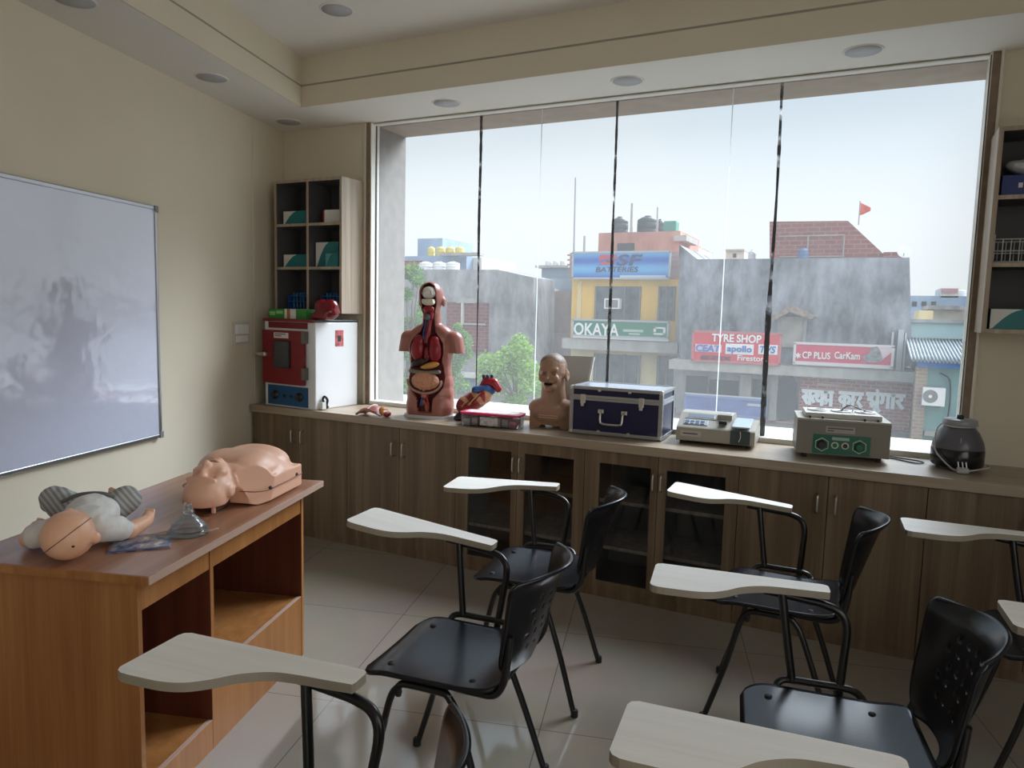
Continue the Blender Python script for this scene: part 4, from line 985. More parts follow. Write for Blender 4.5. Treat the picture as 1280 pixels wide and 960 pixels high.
body = blob('body', sh, .0055, 9, [SKIN, mat('mouth_shadow_red', (.22, .07, .05), .5)], am, post=2,
    paint=lambda c: 1 if abs(c.x) < .018 and (Vector(hr((0, -.225, .174)))-c-Vector((-c.x, 0, 0))).length < .0055 else 0,
    carve=(clip_floor(.006), lift_head, stump, dent(hr((-.031, -.293, .172)), (.026, .024, .030), hv((0, 0, -.018))), dent(hr((.031, -.293, .172)), (.026, .024, .030), hv((0, 0, -.018))), dent(hr((0, -.225, .178)), (.027, .011, .028), hv((0, 0, -.010))),
           dent((0, .03, .21), (.045, .11, .06), (0, 0, -.010)), dent((0, -.150, .16), (.06, .03, .06), (0, 0, -.012))))
MB().tube([(x, y, .055) for x, y in rrect(-.172, .172, -.172, .188, .05)], .0022, 6, closed=True).build('seam', mat('seam_brown', (.30, .13, .08), .6), am)
for x, y, z in ((.172, -.115, .060), (.166, .115, .060)): MB().ball((x, y, z), .0075).build('snap_button', mat('snap_dark', (.04, .03, .03), .3), am)
for s in (-1, 1): MB().box(s*.05-.007, s*.05+.007, -.300, -.290, .004, .034).build('head_clip', SKIN, am, bevel=.003)
MB().box(-.045, .045, -.275, -.175, .001, .034).build('head_support', mat('support_dark', (.05, .02, .015), .6), am, bevel=.004)

# ------------------------------------------------------------------ baby manikin
TEE = mat('grey_marl_jersey', (.70, .69, .67), .85, var=.08, vscale=40, bump=.25, bscale=25)
STR = mat('striped_trousers', (.30, .30, .28), .85)
def stripes(m, c1, c2, sc):
    N = m.node_tree.nodes; Lk = m.node_tree.links; b = N['Principled BSDF']
    tc = N.new('ShaderNodeTexCoord'); w = N.new('ShaderNodeTexWave'); w.bands_direction = 'DIAGONAL'; w.inputs['Scale'].default_value = sc; w.inputs['Distortion'].default_value = .6
    r = N.new('ShaderNodeValToRGB'); r.color_ramp.interpolation = 'CONSTANT'
    r.color_ramp.elements[0].color = (*c1, 1); r.color_ramp.elements[1].position = .5; r.color_ramp.elements[1].color = (*c2, 1)
    Lk.new(tc.outputs['Object'], w.inputs[0]); Lk.new(w.outputs['Fac'], r.inputs[0]); Lk.new(r.outputs[0], b.inputs['Base Color'])
stripes(STR, (.42, .42, .40), (.24, .24, .24), 24)
BX, BY = .80, -2.47
ba = thing('baby_manikin', 'baby manikin in grey shirt and striped trousers lying on the near end of the desk', 'manikin', dk(BX, BY, Hd), DA)
def B(a, b, z): return (a-BX, b-BY, z)
hd = B(.868, -2.630, .076)
sh = [('e', hd, (.068, .073, .070)), ('e', (hd[0]-.012, hd[1]+.030, .085), (.058, .052, .055)), ('e', (hd[0]-.022, hd[1]+.052, .092), (.036, .026, .034)),
      ('e', (hd[0]-.008, hd[1]+.018, .140), (.010, .012, .010)), ('e', (hd[0]+.070, hd[1]+.024, .066), (.010, .016, .018)), ('e', (hd[0]-.066, hd[1]-.018+.03, .066), (.010, .016, .018))]
nk = B(.838, -2.555, .060)
sh += capsule((hd[0]-.012, hd[1]+.03, .068), nk, .034, .036)
sh += [('e', B(.815, -2.49, .058), (.072, .075, .052)), ('e', B(.765, -2.41, .062), (.070, .075, .058)), ('e', B(.725, -2.35, .052), (.068, .055, .048))]
def arm(pts, rs): 
    out = []
    for (p, q), (r, t) in zip(zip(pts, pts[1:]), zip(rs, rs[1:])): out += capsule(p, q, r, t)
    return out
aR = [B(.872, -2.500, .060), B(.915, -2.435, .034), B(.905, -2.340, .036), B(.895, -2.318, .044)]
aL = [B(.760, -2.560, .058), B(.690, -2.575, .036), B(.640, -2.505, .034), B(.634, -2.485, .042)]
sh += arm(aR, (.032, .027, .020, .018)) + arm(aL, (.032, .027, .020, .018))
def fist(p, d):
    p = Vector(p); d = Vector(d).normalized(); sd = d.cross(Vector((0, 0, 1))).normalized(); u = sd.cross(d)
    out = [('e', tuple(p), (.017, .017, .013))]
    for k in range(4):
        o = p+sd*(.0105-.007*k)+d*.011
        out += capsule(o, o+d*(.012-.002*abs(k-1.5))+u*.006, .0055, .005, 3)+capsule(o+d*.012+u*.006, o+d*.007+u*.015, .005, .0042, 3)
    out += capsule(p+sd*.014, p+sd*.016+d*.014+u*.012, .006, .0045, 3)
    return out
sh += fist(aR[3], (-.2, .9, .35)) + fist(aL[3], (.2, .9, .35))
kR, kL = B(.790, -2.285, .085), B(.575, -2.345, .085)
fR, fL = B(.690, -2.225, .055), B(.645, -2.250, .050)
sh += arm([B(.755, -2.335, .052), kR, B(.715, -2.245, .050), fR], (.046, .040, .030, .022)) + arm([B(.680, -2.375, .052), kL, B(.615, -2.28, .048), fL], (.046, .040, .030, .022))
sh += [('e', (fR[0]-.008, fR[1]+.012, .072), (.014, .016, .026))] + [('e', (fR[0]-.018+.008*k, fR[1]+.014, .098-.003*abs(k-1)), (.0045, .006, .007)) for k in range(4)]
blob('body', sh, .0038, 5, SKINB, ba, carve=(clip_floor(.001), dent((hd[0]-.028, hd[1]+.036, .14), (.014, .012, .03), (0, 0, -.008)), dent((hd[0]+.014, hd[1]+.036, .14), (.014, .012, .03), (0, 0, -.008))), post=1)
# head seam and a small hole at the back of the crown
V_ = Vector((.63, -.73, .27)).normalized(); D_ = (Vector((.988, .153, 0))*.79+Vector((0, 0, .61))); D_ = (D_-V_*D_.dot(V_)).normalized()
sp_ = []
for k in range(29):
    a = radians(-88+176*k/28); q = V_*cos(a)+D_*sin(a); e_ = 1/sqrt((q.x/.0685)**2+(q.y/.0735)**2+(q.z/.0705)**2); sp_.append(Vector(hd)+q*e_)
MB().tube(sp_, .0013, 6).build('head_seam', mat('seam_dark_brown', (.16, .06, .035), .6), ba)
q_ = (V_+Vector((.988, .153, 0))*.22-Vector((0, 0, .52))).normalized(); MB().ball(tuple(Vector(hd)+q_*.0695), (.0045, .0045, .003)).build('head_hole', BLACKP, ba)
# clothes: a shirt over trunk and upper arms, trousers over hips and legs
ts = [('e', B(.815, -2.49, .060), (.080, .080, .060)), ('e', B(.765, -2.41, .066), (.079, .082, .066)), ('e', B(.735, -2.365, .058), (.076, .050, .054))]
ts += arm([aR[0], (aR[0][0]*.35+aR[1][0]*.65, aR[0][1]*.35+aR[1][1]*.65, .045)], (.043, .038)) + arm([aL[0], (aL[0][0]*.3+aL[1][0]*.7, aL[0][1]*.3+aL[1][1]*.7, .045)], (.043, .038))
def folds(co):
    for i in range(len(co)):
        x, y, z = co[i]; w = .0035*mnoise.noise((x*38, y*22+x*20, z*20)); co[i] += np.array((w, w, w*1.3))
    co[:, 2] = np.maximum(co[:, 2], .001)
blob('shirt', ts, .0045, 4, TEE, ba, carve=(folds,), post=1)
MB().tube([(nk[0]+.038*cos(a), nk[1]+.012+.016*sin(a), .062+.036*sin(a)) for a in [2*pi*k/20 for k in range(20)]], .0045, 8, closed=True).build('collar', mat('collar_dark', (.10, .10, .10), .8), ba)
tz = [('e', B(.722, -2.345, .056), (.076, .050, .054))]
tz += arm([B(.755, -2.335, .054), kR, B(.722, -2.250, .054)], (.052, .047, .036)) + arm([B(.680, -2.375, .054), kL, B(.608, -2.285, .052)], (.052, .047, .036))
blob('trousers', tz, .0045, 4, STR, ba, carve=(folds,), post=1)
MB().tube(smooth_path([B(.670, -2.425, .105), B(.715, -2.40, .126), B(.77, -2.375, .128), B(.80, -2.352, .112)], 5), .006, 8).build('waistband', mat('waistband_dark', (.12, .12, .12), .8), ba)

# ------------------------------------------------------------------ pocket mask and leaflet
pm_ = thing('pocket_mask', 'clear plastic breathing mask standing on the desk between the two manikins', 'mask', Vector((1.684, -1.912, Hd)), DA)
MB().lathe([(.058, 0), (.060, .006), (.058, .014), (.052, .018), (.054, .024), (.050, .032), (.040, .040), (.036, .044), (.030, .052), (.020, .060), (.014, .066)], 32).build('dome', CLEARP, pm_, solid=.0015)
MB().tube([(.056*cos(a), .056*sin(a), .008) for a in [2*pi*k/32 for k in range(32)]], .009, 8, closed=True).build('air_cushion', CLEARP, pm_)
MB().lathe([(.014, .064), (.0165, .070), (.0165, .080), (.012, .082), (.012, .094)], 20).build('valve', CLEARP, pm_)
for s in (-1, 1): MB().tube([(s*.010, 0, .080), (s*.011, 0, .102)], .0035, 8).build('strap_hook', CLEARP, pm_)
MB().tube(smooth_path([(.050, .012, .012), (.085, .02, .014), (.098, .005, .022), (.085, -.012, .020), (.055, -.02, .012)], 5), .002, 6).build('elastic_strap', mat('elastic_cream', (.55, .45, .32), .6), pm_)
MB().tube(smooth_path([(-.052, -.01, .010), (-.085, -.02, .004), (-.115, -.05, .004)], 5), .002, 6).build('elastic_strap', mat('elastic_cream', (.55, .45, .32), .6), pm_)
lf = thing('leaflet', 'folded colour printed leaflet lying beside the baby manikin', 'leaflet', (1.656, -2.066, Hd), radians(50))
def lm():
    m = mat('leaflet_print', (.3, .3, .35), .4); N = m.node_tree.nodes; Lk = m.node_tree.links
    tc = N.new('ShaderNodeTexCoord'); v = N.new('ShaderNodeTexNoise'); v.inputs['Scale'].default_value = 28; v.inputs['Detail'].default_value = 4
    r = N.new('ShaderNodeValToRGB'); e = r.color_ramp.elements; e[0].position = .35; e[0].color = (.03, .04, .10, 1); e[1].position = .68; e[1].color = (.6, .6, .58, 1)
    for p_, c_ in ((.45, (.10, .14, .22, 1)), (.52, (.28, .30, .34, 1)), (.58, (.32, .20, .22, 1))): x_ = e.new(p_); x_.color = c_
    Lk.new(tc.outputs['Object'], v.inputs[0]); Lk.new(v.outputs['Fac'], r.inputs[0]); Lk.new(r.outputs[0], N['Principled BSDF'].inputs['Base Color'])
    return m
MB().box(-.085, .085, -.060, .060, .0005, .0022).build('back_page', lm(), lf)
def page(u, v): return (-.085+.17*u, -.060+.12*v, .0035+.010*sin(pi*min(1, u*1.1))*(v**2))
MB().grid(page, 12, 6).build('front_page', MATS['leaflet_print'], lf, solid=.0006)
MB().box(-.083, .083, -.060, -.048, .0042, .0050).build('title_strip', mat('leaflet_violet', (.06, .04, .16), .4), lf)
# ------------------------------------------------------------------ the street outside
GZ = -3.3
ASPH = mat('street_asphalt', (.20, .19, .18), .9, var=.15, vscale=.5)
struct(MB().box(-90, 90, 1.3, 140, GZ-.3, GZ).build('street_ground', ASPH), 'grey street far below the window', 'street')
YELL = plaster('yellow_wall_paint', (.80, .48, .085), .12, .8); CREAMW = plaster('cream_wall_outside', (.72, .60, .34), .14, .8)
GREYW = plaster('weathered_grey_render', (.215, .225, .25), .75, .8); GREYB = plaster('pale_grey_render', (.31, .31, .315), .5, .7)
BRICKR = brick('old_red_brick', (.27, .055, .042), (.34, .08, .06), (.34, .20, .17)); BRICKD = brick('dark_red_brick', (.20, .05, .045), (.25, .07, .06), (.25, .15, .13), 1.)
BRICKS = brick('shopfront_brick', (.40, .085, .07), (.48, .12, .10), (.55, .44, .39), 1.3)
PINKW = plaster('faded_pink_render', (.46, .235, .175), .25, .8); DIM = mat('dark_opening', (.03, .033, .036), .8, var=.3, vscale=1.2)
GLASSD = mat('street_window_glass', (.075, .09, .095), .15, var=.7, vscale=1.3); CONCR = plaster('street_concrete', (.40, .38, .35), .2, 1.)
WSIGN = mat('sign_white', (.80, .80, .80), .5); BLUEW = plaster('pale_blue_wall', (.28, .36, .48), .15, .5); WHITW = plaster('whitewash', (.62, .60, .56), .12, .7)
TEALW = plaster('teal_wall', (.22, .36, .36), .18, .7)
def slab(name, u0, v0, u1, v1, Y, dep, m, parent, proud=0., z0=None):
    """a block whose street face covers that stretch of the facade plane, dep metres deep"""
    x0, x1, a, b = rect(u0, v0, u1, v1, Y)
    if z0 is not None: a = z0
    p = Vector(parent.location) if parent else Vector((0, 0, 0))
    return MB().box(x0-p.x, x1-p.x, Y-proud-p.y, Y+dep-p.y, a-p.z, b-p.z).build(name, m, parent)
def bld(name, label, cat, u, Y, group=None):
    x = at(u, 450, Y).x; return thing(name, label, cat, (x, Y, GZ), 0, group)
def letters(parent, name, body, u0, v0, u1, v1, Y, m, shear=0., bold=0., dep=.03):
    x0, x1, a, b = rect(u0, v0, u1, v1, Y); p = Vector(parent.location)
    return text_mesh(name, body, x1-x0, b-a, dep, m, parent, (x0-p.x, Y-.02-p.y, a-p.z), shear=shear, bold=bold)
def sign(label, u0, v0, u1, v1, Y, m, frame, dep=.25):
    x0, x1, a, b = rect(u0, v0, u1, v1, Y)
    t = thing('sign_board', label, 'sign', ((x0+x1)/2, Y, a)); w = (x1-x0)/2; h = b-a
    MB().box(-w, w, 0, dep, 0, h).build('board', m, t)
    e = .05; MB().box(-w-e, w+e, -.03, .06, -e, e).box(-w-e, w+e, -.03, .06, h-e, h+e).box(-w-e, -w+e, -.03, .06, 0, h).box(w-e, w+e, -.03, .06, 0, h).build('frame', frame, t)
    return t
def patch(t, name, u0, v0, u1, v1, Y, m, proud=.02):
    x0, x1, a, b = rect(u0, v0, u1, v1, Y); p = Vector(t.location)
    return MB().box(x0-p.x, x1-p.x, Y-proud-p.y, Y-p.y+.01, a-p.z, b-p.z).build(name, m, t)
def poly(t, name, pts, Y, m, th=.03, proud=.02):
    p = Vector(t.location); q = [at(u, v, Y) for u, v in pts]
    T = Matrix(((1, 0, 0, 0), (0, 0, 1, 0), (0, 1, 0, 0), (0, 0, 0, 1)))
    return MB().prism([(c.x-p.x, c.z-p.z) for c in q], Y-proud-p.y, Y-proud+th-p.y, T=T).build(name, m, t)

# --- yellow building with the blue battery sign
Y = 34.
yb = bld('shop_building', 'narrow yellow two-storey shop building with a blue sign on top', 'building', 780, Y)
slab('wall', 714, 349, 850, 437, Y, 9, YELL, yb); slab('ground_floor_wall', 712, 437, 850, 530, Y+.4, 9, CREAMW, yb, z0=GZ)
slab('floor_slab', 710, 425, 852, 438, Y, 9, CONCR, yb, .9); slab('parapet', 712, 315, 850, 349, Y+.5, 8, PINKW, yb)
slab('stair_tower', 748, 290, 850, 316, Y+3, 5, PINKW, yb); slab('tower_cap', 842, 294, 858, 301, Y+2.6, 3, CONCR, yb)
for u0, v0, u1, v1 in ((745, 358, 800, 401), (824, 358, 843, 401), (742, 443, 797, 482), (821, 445, 842, 482)):
    f = slab('window', u0, v0, u1, v1, Y+(.4 if v0 > 420 else 0), .3, GLASSD, yb, .04)
    b = MB(); x0, x1, a, c = rect(u0, v0, u1, v1, Y); p = yb.location
    for k in ((0, .33, .66, 1) if u1-u0 > 30 else (0, .5, 1)):
        x = x0+(x1-x0)*k-p.x; b.box(x-.05, x+.05, Y-.10-p.y+(.4 if v0 > 420 else 0), Y-.02-p.y+(.4 if v0 > 420 else 0), a-p.z, c-p.z)
    b.build('window_frame', mat('window_frame_dark', (.16, .15, .14), .7), f)
slab('window', 772, 304, 793, 316, Y+3, .2, DIM, yb, .05)
slab('pilaster', 722, 352, 727, 401, Y, .3, mat('pale_yellow_trim', (.70, .55, .25), .8), yb, .10); slab('pilaster', 845, 349, 851, 530, Y, .3, CONCR, yb, .25, z0=GZ)
b = MB(); p = yb.location
for v in (318, 324, 330, 336, 342):
    x0, x1, a, c = rect(840, v, 850, v+2, Y); b.box(x0-p.x, x1-p.x, Y-.1-p.y, Y-.04-p.y, a-p.z, c-p.z)
    x0, x1, a, c = rect(710, v, 715, v+2, Y); b.box(x0-p.x, x1-p.x, Y-.1-p.y, Y-.04-p.y, a-p.z, c-p.z)
b.build('roof_railing', mat('rail_grey', (.32, .28, .26), .7), yb)
ac = bld('window_air_conditioner', 'pale window air conditioner in the upper window of the yellow building', 'air conditioner', 762, Y-.6); ac.location.z = rect(753, 373, 772, 386, Y-.6)[2]
x0, x1, a, b_ = rect(753, 373, 772, 386, Y-.6); w = (x1-x0)/2; h = b_-a
MB().box(-w, w, 0, .42, 0, h).build('casing', WSIGN, ac); MB().box(-w+.08, w-.08, -.02, .01, .07, h-.07).build('grille', mat('ac_grille_grey', (.20, .20, .20), .7), ac)
# blue battery sign
SFB = mat('sign_blue', (.02, .16, .46), .4)
def sfm():
    N = SFB.node_tree.nodes; Lk = SFB.node_tree.links
    tc = N.new('ShaderNodeTexCoord'); n = N.new('ShaderNodeTexWave'); n.bands_direction = 'Z'; n.inputs['Scale'].default_value = .35; n.inputs['Distortion'].default_value = 3; n.inputs['Detail'].default_value = 2; n.inputs['Detail Scale'].default_value = .4
    mp = N.new('ShaderNodeMapping'); mp.inputs['Scale'].default_value = (.15, 1, 1); Lk.new(tc.outputs['Object'], mp.inputs[0])
    r = N.new('ShaderNodeValToRGB'); r.color_ramp.elements[0].color = (.0, .09, .45, 1); r.color_ramp.elements[1].color = (.10, .40, .72, 1)
    Lk.new(mp.outputs[0], n.inputs[0]); Lk.new(n.outputs['Fac'], r.inputs[0]); Lk.new(r.outputs[0], N['Principled BSDF'].inputs['Base Color'])
sfm()
Ys = Y-.5
s1 = sign('long blue sign reading SF BATTERIES on top of the yellow building', 716, 315, 837, 348, Ys, SFB, mat('sign_frame_grey', (.40, .40, .42), .6))
NAVYL = mat('letter_navy', (.01, .02, .12), .5); REDL = mat('letter_red', (.50, .02, .04), .5)
letters(s1, 'lettering', 'SF', 771, 318, 803, 332, Ys, NAVYL, .15, .02); letters(s1, 'lettering', 'BATTERIES', 745, 333.5, 798, 340, Ys, NAVYL, .15, .01)
poly(s1, 'emblem', [(748, 331.5), (758, 325), (770, 330)], Ys, REDL); poly(s1, 'emblem', [(750, 318.5), (772, 318.5), (770, 323.5), (757, 323.5), (748, 327)], Ys, REDL)
poly(s1, 'emblem', [(757, 326.2), (768, 324.8), (769.5, 326.6), (760, 328.2)], Ys, REDL)
patch(s1, 'bottom_strip', 775, 344, 832, 347, Ys, mat('sign_pale_blue', (.45, .55, .66), .5))
# green sign
s2 = sign('long green sign reading OKAYA on the front of the yellow building', 716, 401, 835, 421, Ys-.5, mat('sign_green', (.005, .17, .08), .4), mat('sign_frame_grey', (.40, .40, .42), .6))
letters(s2, 'lettering', 'OKAYA', 717.5, 404, 774, 419.5, Ys-.5, WSIGN, 0, .02)
patch(s2, 'caption', 779, 412, 804, 415, Ys-.5, mat('caption_white_green', (.40, .52, .44), .5)); patch(s2, 'caption', 786, 416.5, 800, 418.5, Ys-.5, mat('caption_white_green', (.40, .52, .44), .5))
for q in ((817, 409, 832, 411), (817, 416.5, 832, 418.5), (817, 409, 820, 415), (829, 411, 832, 418.5)): patch(s2, 'emblem', *q, Ys-.5, WSIGN)
patch(s2, 'bottom_strip', 716, 421.5, 836, 424.5, Ys-.5, mat('sign_grey_strip', (.55, .58, .58), .5))
# roof clutter
def tank(label, u, v0, v1, hw, Y, m, group=None, flat=False, zb=None):
    x0, x1, a, b = rect(u-hw, v0, u+hw, v1, Y); r = (x1-x0)/2; a = a if zb is None else zb; h = max(.4, b-a)
    t = thing('water_tank', label, 'water tank', ((x0+x1)/2, Y, a), 0, group)
    if flat: MB().box(-r, r, -r, r, 0, h).build('body', m, t, bevel=.05)
    else:
        MB().lathe([(r*.96, 0), (r, h*.06), (r, h*.30), (r*.97, h*.32), (r, h*.34), (r, h*.62), (r*.97, h*.64), (r, h*.66), (r*.97, h*.80), (r*.55, h*.93), (r*.30, h*.95)], 20).build('body', m, t)
        MB().lathe([(r*.32, h*.94), (r*.32, h), (0, h*1.01)], 14).build('cap', m, t)
    return t
BLK = mat('tank_black', (.04, .045, .05), .5); YT = mat('tank_yellow', (.60, .48, .12), .6); WT = mat('tank_white', (.66, .66, .66), .6)
ZTOW = at(799, 290, 37).z; g = 'black tanks on the stair tower'
tank('black water tank at the left on the pink stair tower', 775, 271, 290, 10, Y+5, BLK, g, zb=ZTOW); tank('large black water tank in the middle of the pink stair tower', 810, 270, 290, 13, Y+5.2, BLK, g, zb=ZTOW); tank('black water tank on the tower, just left of the green tank', 825, 274, 292, 6, Y+7, BLK, g, zb=ZTOW)
tank('square green tank at the right on the pink stair tower', 839, 277, 293, 8, Y+4.5, mat('tank_green', (.06, .25, .19), .6), flat=True, zb=ZTOW)
def pole(label, u, v0, v1, Y, r=.06):
    a = at(u, v1, Y); b = at(u, v0, Y)
    return tag(MB().tube([(a.x, Y, a.z), (a.x+(b.x-a.x)*.3, Y, b.z)], [r, r*.7], 8).build('roof_pole', mat('pole_grey', (.34, .34, .35), .6)), label, 'pole')
pole('tall thin pole rising left of the blue battery sign', 717, 222, 330, Y+1); pole('short pole behind the left part of the blue battery sign', 730, 295, 330, Y+1, .09)
pole('pole between the black tanks on the stair tower', 789, 254, 292, Y+4, .09); pole('thin pole right of the middle black tank', 821, 259, 292, Y+4)

# --- large weathered grey building with the tyre shop
Y = 31.
gbd = bld('grey_building', 'wide weathered grey building with shops below and a red brick top storey', 'building', 995, Y)
pts = [(849, 306), (872, 324), (1137, 322), (1140, 458), (849, 458)]
P0 = gbd.location; T = Matrix(((1, 0, 0, 0), (0, 0, 1, 0), (0, 1, 0, 0), (0, 0, 0, 1)))
q = [at(u, v, Y) for u, v in pts]
MB().prism([(c.x-P0.x, c.z-P0.z) for c in q], 0, 10, T=T).build('wall', GREYW, gbd)
q = [at(u, v, Y+2) for u, v in [(962, 277), (1060, 276), (1105, 318), (1105, 330), (962, 330)]]
MB().prism([(c.x-P0.x, c.z-P0.z) for c in q], 2, 9, T=T).build('brick_storey', BRICKR, gbd)
slab('brick_parapet', 1104, 315, 1133, 325, Y+1.5, 4, BRICKR, gbd)
for v in (294, 320): slab('concrete_band', 974, v, 1056, v+1.2, Y+2, .2, CONCR, gbd, .05)
for u in (1009, 1054): slab('concrete_post', u, 295, u+1.4, 322, Y+2, .2, CONCR, gbd, .05)
slab('shop_canopy', 842, 456, 1143, 468, Y, 3, CONCR, gbd, 1.0)
slab('ground_floor_wall', 845, 468, 1145, 560, Y+.5, 9, plaster('stained_shop_wall', (.36, .35, .34), .2, .8), gbd, z0=GZ)
for u0, v0, u1, v1 in ((857, 470, 884, 519), (886, 475, 922, 519), (940, 474, 953, 519)): slab('shop_opening', u0, v0, u1, v1, Y+.5, .4, DIM, gbd, .06)
ar = [(972, 525), (972, 484)]+[(984-12*cos(pi*k/10), 482-14*sin(pi*k/10)) for k in range(11)]+[(996, 525)]
q = [at(u, v, Y+.5) for u, v in ar]; MB().prism([(c.x-P0.x, c.z-P0.z) for c in q], .42, .8, T=T).build('arched_doorway', DIM, gbd)
for u0, u1 in ((924, 938), (962, 971)): slab('column', u0, 468, u1, 545, Y+.3, .6, CONCR, gbd, .1, z0=GZ)
slab('brick_shopfront', 1000, 468, 1139, 532, Y+.3, .6, BRICKS, gbd, .25)
slab('plinth_band', 845, 528, 1145, 545, Y+.3, 1, mat('plinth_red', (.40, .22, .18), .8, var=.2, vscale=3), gbd, .1, z0=GZ)
ht = slab('bricked_window', 975, 396, 1004, 434, Y, .2, mat('bricked_window_pale', (.36, .35, .31), .85, var=.2, vscale=2), gbd, .10)
p = gbd.location
for u in (972, 1004): slab('window_jamb', u, 394, u+4, 434, Y, .2, GREYB, gbd, .15)
q = [at(u, v, Y) for u, v in [(966, 397), (991, 381), (1022, 396), (1014, 399), (990, 390), (972, 400)]]
MB().prism([(c.x-P0.x, c.z-P0.z) for c in q], -1.1, .1, T=T).build('tin_hood', mat('rusty_tin', (.26, .19, .15), .8, var=.4, vscale=6), gbd)
for u, h0 in ((1113, 415), (1121, 412), (1129, 416)): slab('pipe', u, h0, u+(7 if u == 1121 else 2.5), 463, Y, .1, mat('pipe_pale', (.45, .48, .50), .6), gbd, .3)
# tyre shop sign
Ys = Y-1.1
TR = mat('sign_red', (.60, .02, .035), .45)
s3 = sign('red sign reading TYRE SHOP with tyre makers below', 866, 416, 975, 453, Ys, TR, mat('sign_frame_red', (.5, .12, .12), .6))
SKYL = mat('letter_blue', (.02, .12, .42), .5)
letters(s3, 'lettering', 'TYRE SHOP', 890, 418, 952, 428, Ys, WSIGN, 0, .025)
patch(s3, 'white_panel', 869, 430.5, 902, 440, Ys, mat('sign_rose', (.72, .55, .60), .5)); patch(s3, 'white_panel', 907, 430, 942, 443, Ys, WSIGN); patch(s3, 'white_panel', 948, 431, 972, 443, Ys, WSIGN)
letters(s3, 'lettering', 'CEAT', 870, 431, 901, 439.5, Ys-.02, mat('letter_mid_blue', (.04, .13, .50), .5), .1, .025); letters(s3, 'lettering', 'apollo', 909, 432, 940, 442.5, Ys-.02, SKYL, 0, .02); letters(s3, 'lettering', 'TVS', 950, 432.5, 970, 441.5, Ys-.02, SKYL, .2, .02)
letters(s3, 'lettering', 'BRIDGESTONE', 876, 444.5, 914, 450.5, Ys, mat('letter_black', (.02, .02, .03), .5), .25, .01); letters(s3, 'lettering', 'Firestone', 922, 444.5, 961, 451.5, Ys, WSIGN, 0, .01)
# car accessories sign
s4 = sign('long pinkish red sign reading CP PLUS CarKam beside the tyre shop sign', 993, 431, 1116, 457, Ys, mat('sign_crimson', (.52, .012, .06), .45), mat('sign_frame_white', (.62, .58, .58), .6))
letters(s4, 'lettering', 'CP PLUS', 1003, 440, 1038, 448.5, Ys, WSIGN, 0, .015); letters(s4, 'lettering', 'CarKam', 1043, 440, 1075, 449, Ys, WSIGN, 0, .015)
b = MB(); c0_ = at(997.5, 444.5, Ys); p = s4.location
for k in range(3):
    a = pi*k/3+.5; b.tube([(c0_.x-p.x-.12*cos(a), -.03, c0_.z-p.z-.12*sin(a)), (c0_.x-p.x+.12*cos(a), -.03, c0_.z-p.z+.12*sin(a))], .03, 6)
b.build('emblem', WSIGN, s4)
patch(s4, 'bottom_strip', 993, 454, 1116, 458, Ys, mat('sign_pale_rose', (.62, .50, .52), .5), .015)
poly(s4, 'white_corner', [(1096, 432), (1115, 432), (1115, 440), (1100, 452), (1096, 452)], Ys, mat('sign_pale_rose', (.62, .50, .52), .5))
poly(s4, 'printed_camera', [(1078, 446), (1086, 441), (1090, 434), (1097, 433), (1101, 440), (1103, 449), (1098, 453), (1082, 453)], Ys, mat('printed_camera_grey', (.18, .17, .17), .5, var=.5, vscale=8), proud=.05)
# Devanagari shop name in raised letters on the brick shopfront
LG = {'sa': (.82, [[(.08, .93), (.30, .86), (.32, .66), (.10, .52)], [(.10, .52), (.45, .06)], [(.28, .50), (.68, .50)], [(.68, 1), (.68, 0)]]),
 'tya': (1.10, [[(.42, .62), (.18, .62), (.08, .42), (.22, .18)], [(.42, .62), (.42, .80)], [(.42, .95), (.60, .90), (.60, .66), (.48, .54), (.56, .32), (.94, .30)], [(.94, 1), (.94, 0)]]),
 'ma': (.78, [[(.14, 1), (.14, .34)], [(.14, .34), (.05, .24), (.14, .14), (.22, .24), (.16, .36)], [(.16, .38), (.64, .38)], [(.64, 1), (.64, 0)]]),
 'ka': (.92, [[(.44, 1), (.44, 0)], [(.44, .62), (.22, .74), (.06, .52), (.20, .30), (.44, .44)], [(.44, .64), (.70, .72), (.82, .50), (.74, .22)]]),
 'aa': (.34, [[(.17, 1), (.17, 0)]]),
 'ra': (.58, [[(.12, .95), (.36, .88), (.38, .66), (.12, .52)], [(.12, .52), (.50, .04)]]),
 'shra': (.94, [[(.10, .80), (.24, .92), (.36, .78), (.28, .60), (.10, .56)], [(.28, .58), (.44, .36), (.30, .22)], [(.76, 1), (.76, 0)], [(.76, .46), (.36, .04)], [(.76, .0), (.60, -.14), (.76, -.34), (.92, -.22)], [(.70, 1.22), (.74, 1.24)]]),
 'ga': (.70, [[(.16, 1), (.16, .46), (.06, .36)], [(.54, 1), (.54, 0)]])}
WORDS = [['sa', 'tya', 'ma'], ['ka', 'aa', 'ra'], ['shra', 'ga', 'aa', 'ra']]
NS = [0]
def stroke(b, pts, w, y0, y1):
    P = [Vector((*q, 0)) for q in pts]; n = len(P); NS[0] += 1; y0 = y0-.004*(NS[0] % 9)
    P[0] = P[0]+(P[0]-P[1]).normalized()*w*.6; P[-1] = P[-1]+(P[-1]-P[-2]).normalized()*w*.6; vs = []
    for i in range(n):
        d = (P[min(n-1, i+1)]-P[max(0, i-1)]).normalized(); nn = Vector((-d.y, d.x, 0))*w
        for q in (P[i]+nn, P[i]-nn): vs += [(q.x, y0, q.y), (q.x, y1, q.y)]
    fs = [(0, 1, 3, 2), (4*n-4, 4*n-2, 4*n-1, 4*n-3)]
    for i in range(n-1):
        k = 4*i; fs += [(k, k+2, k+6, k+4), (k+1, k+5, k+7, k+3), (k, k+4, k+5, k+1), (k+2, k+3, k+7, k+6)]
    b.add(vs, fs)
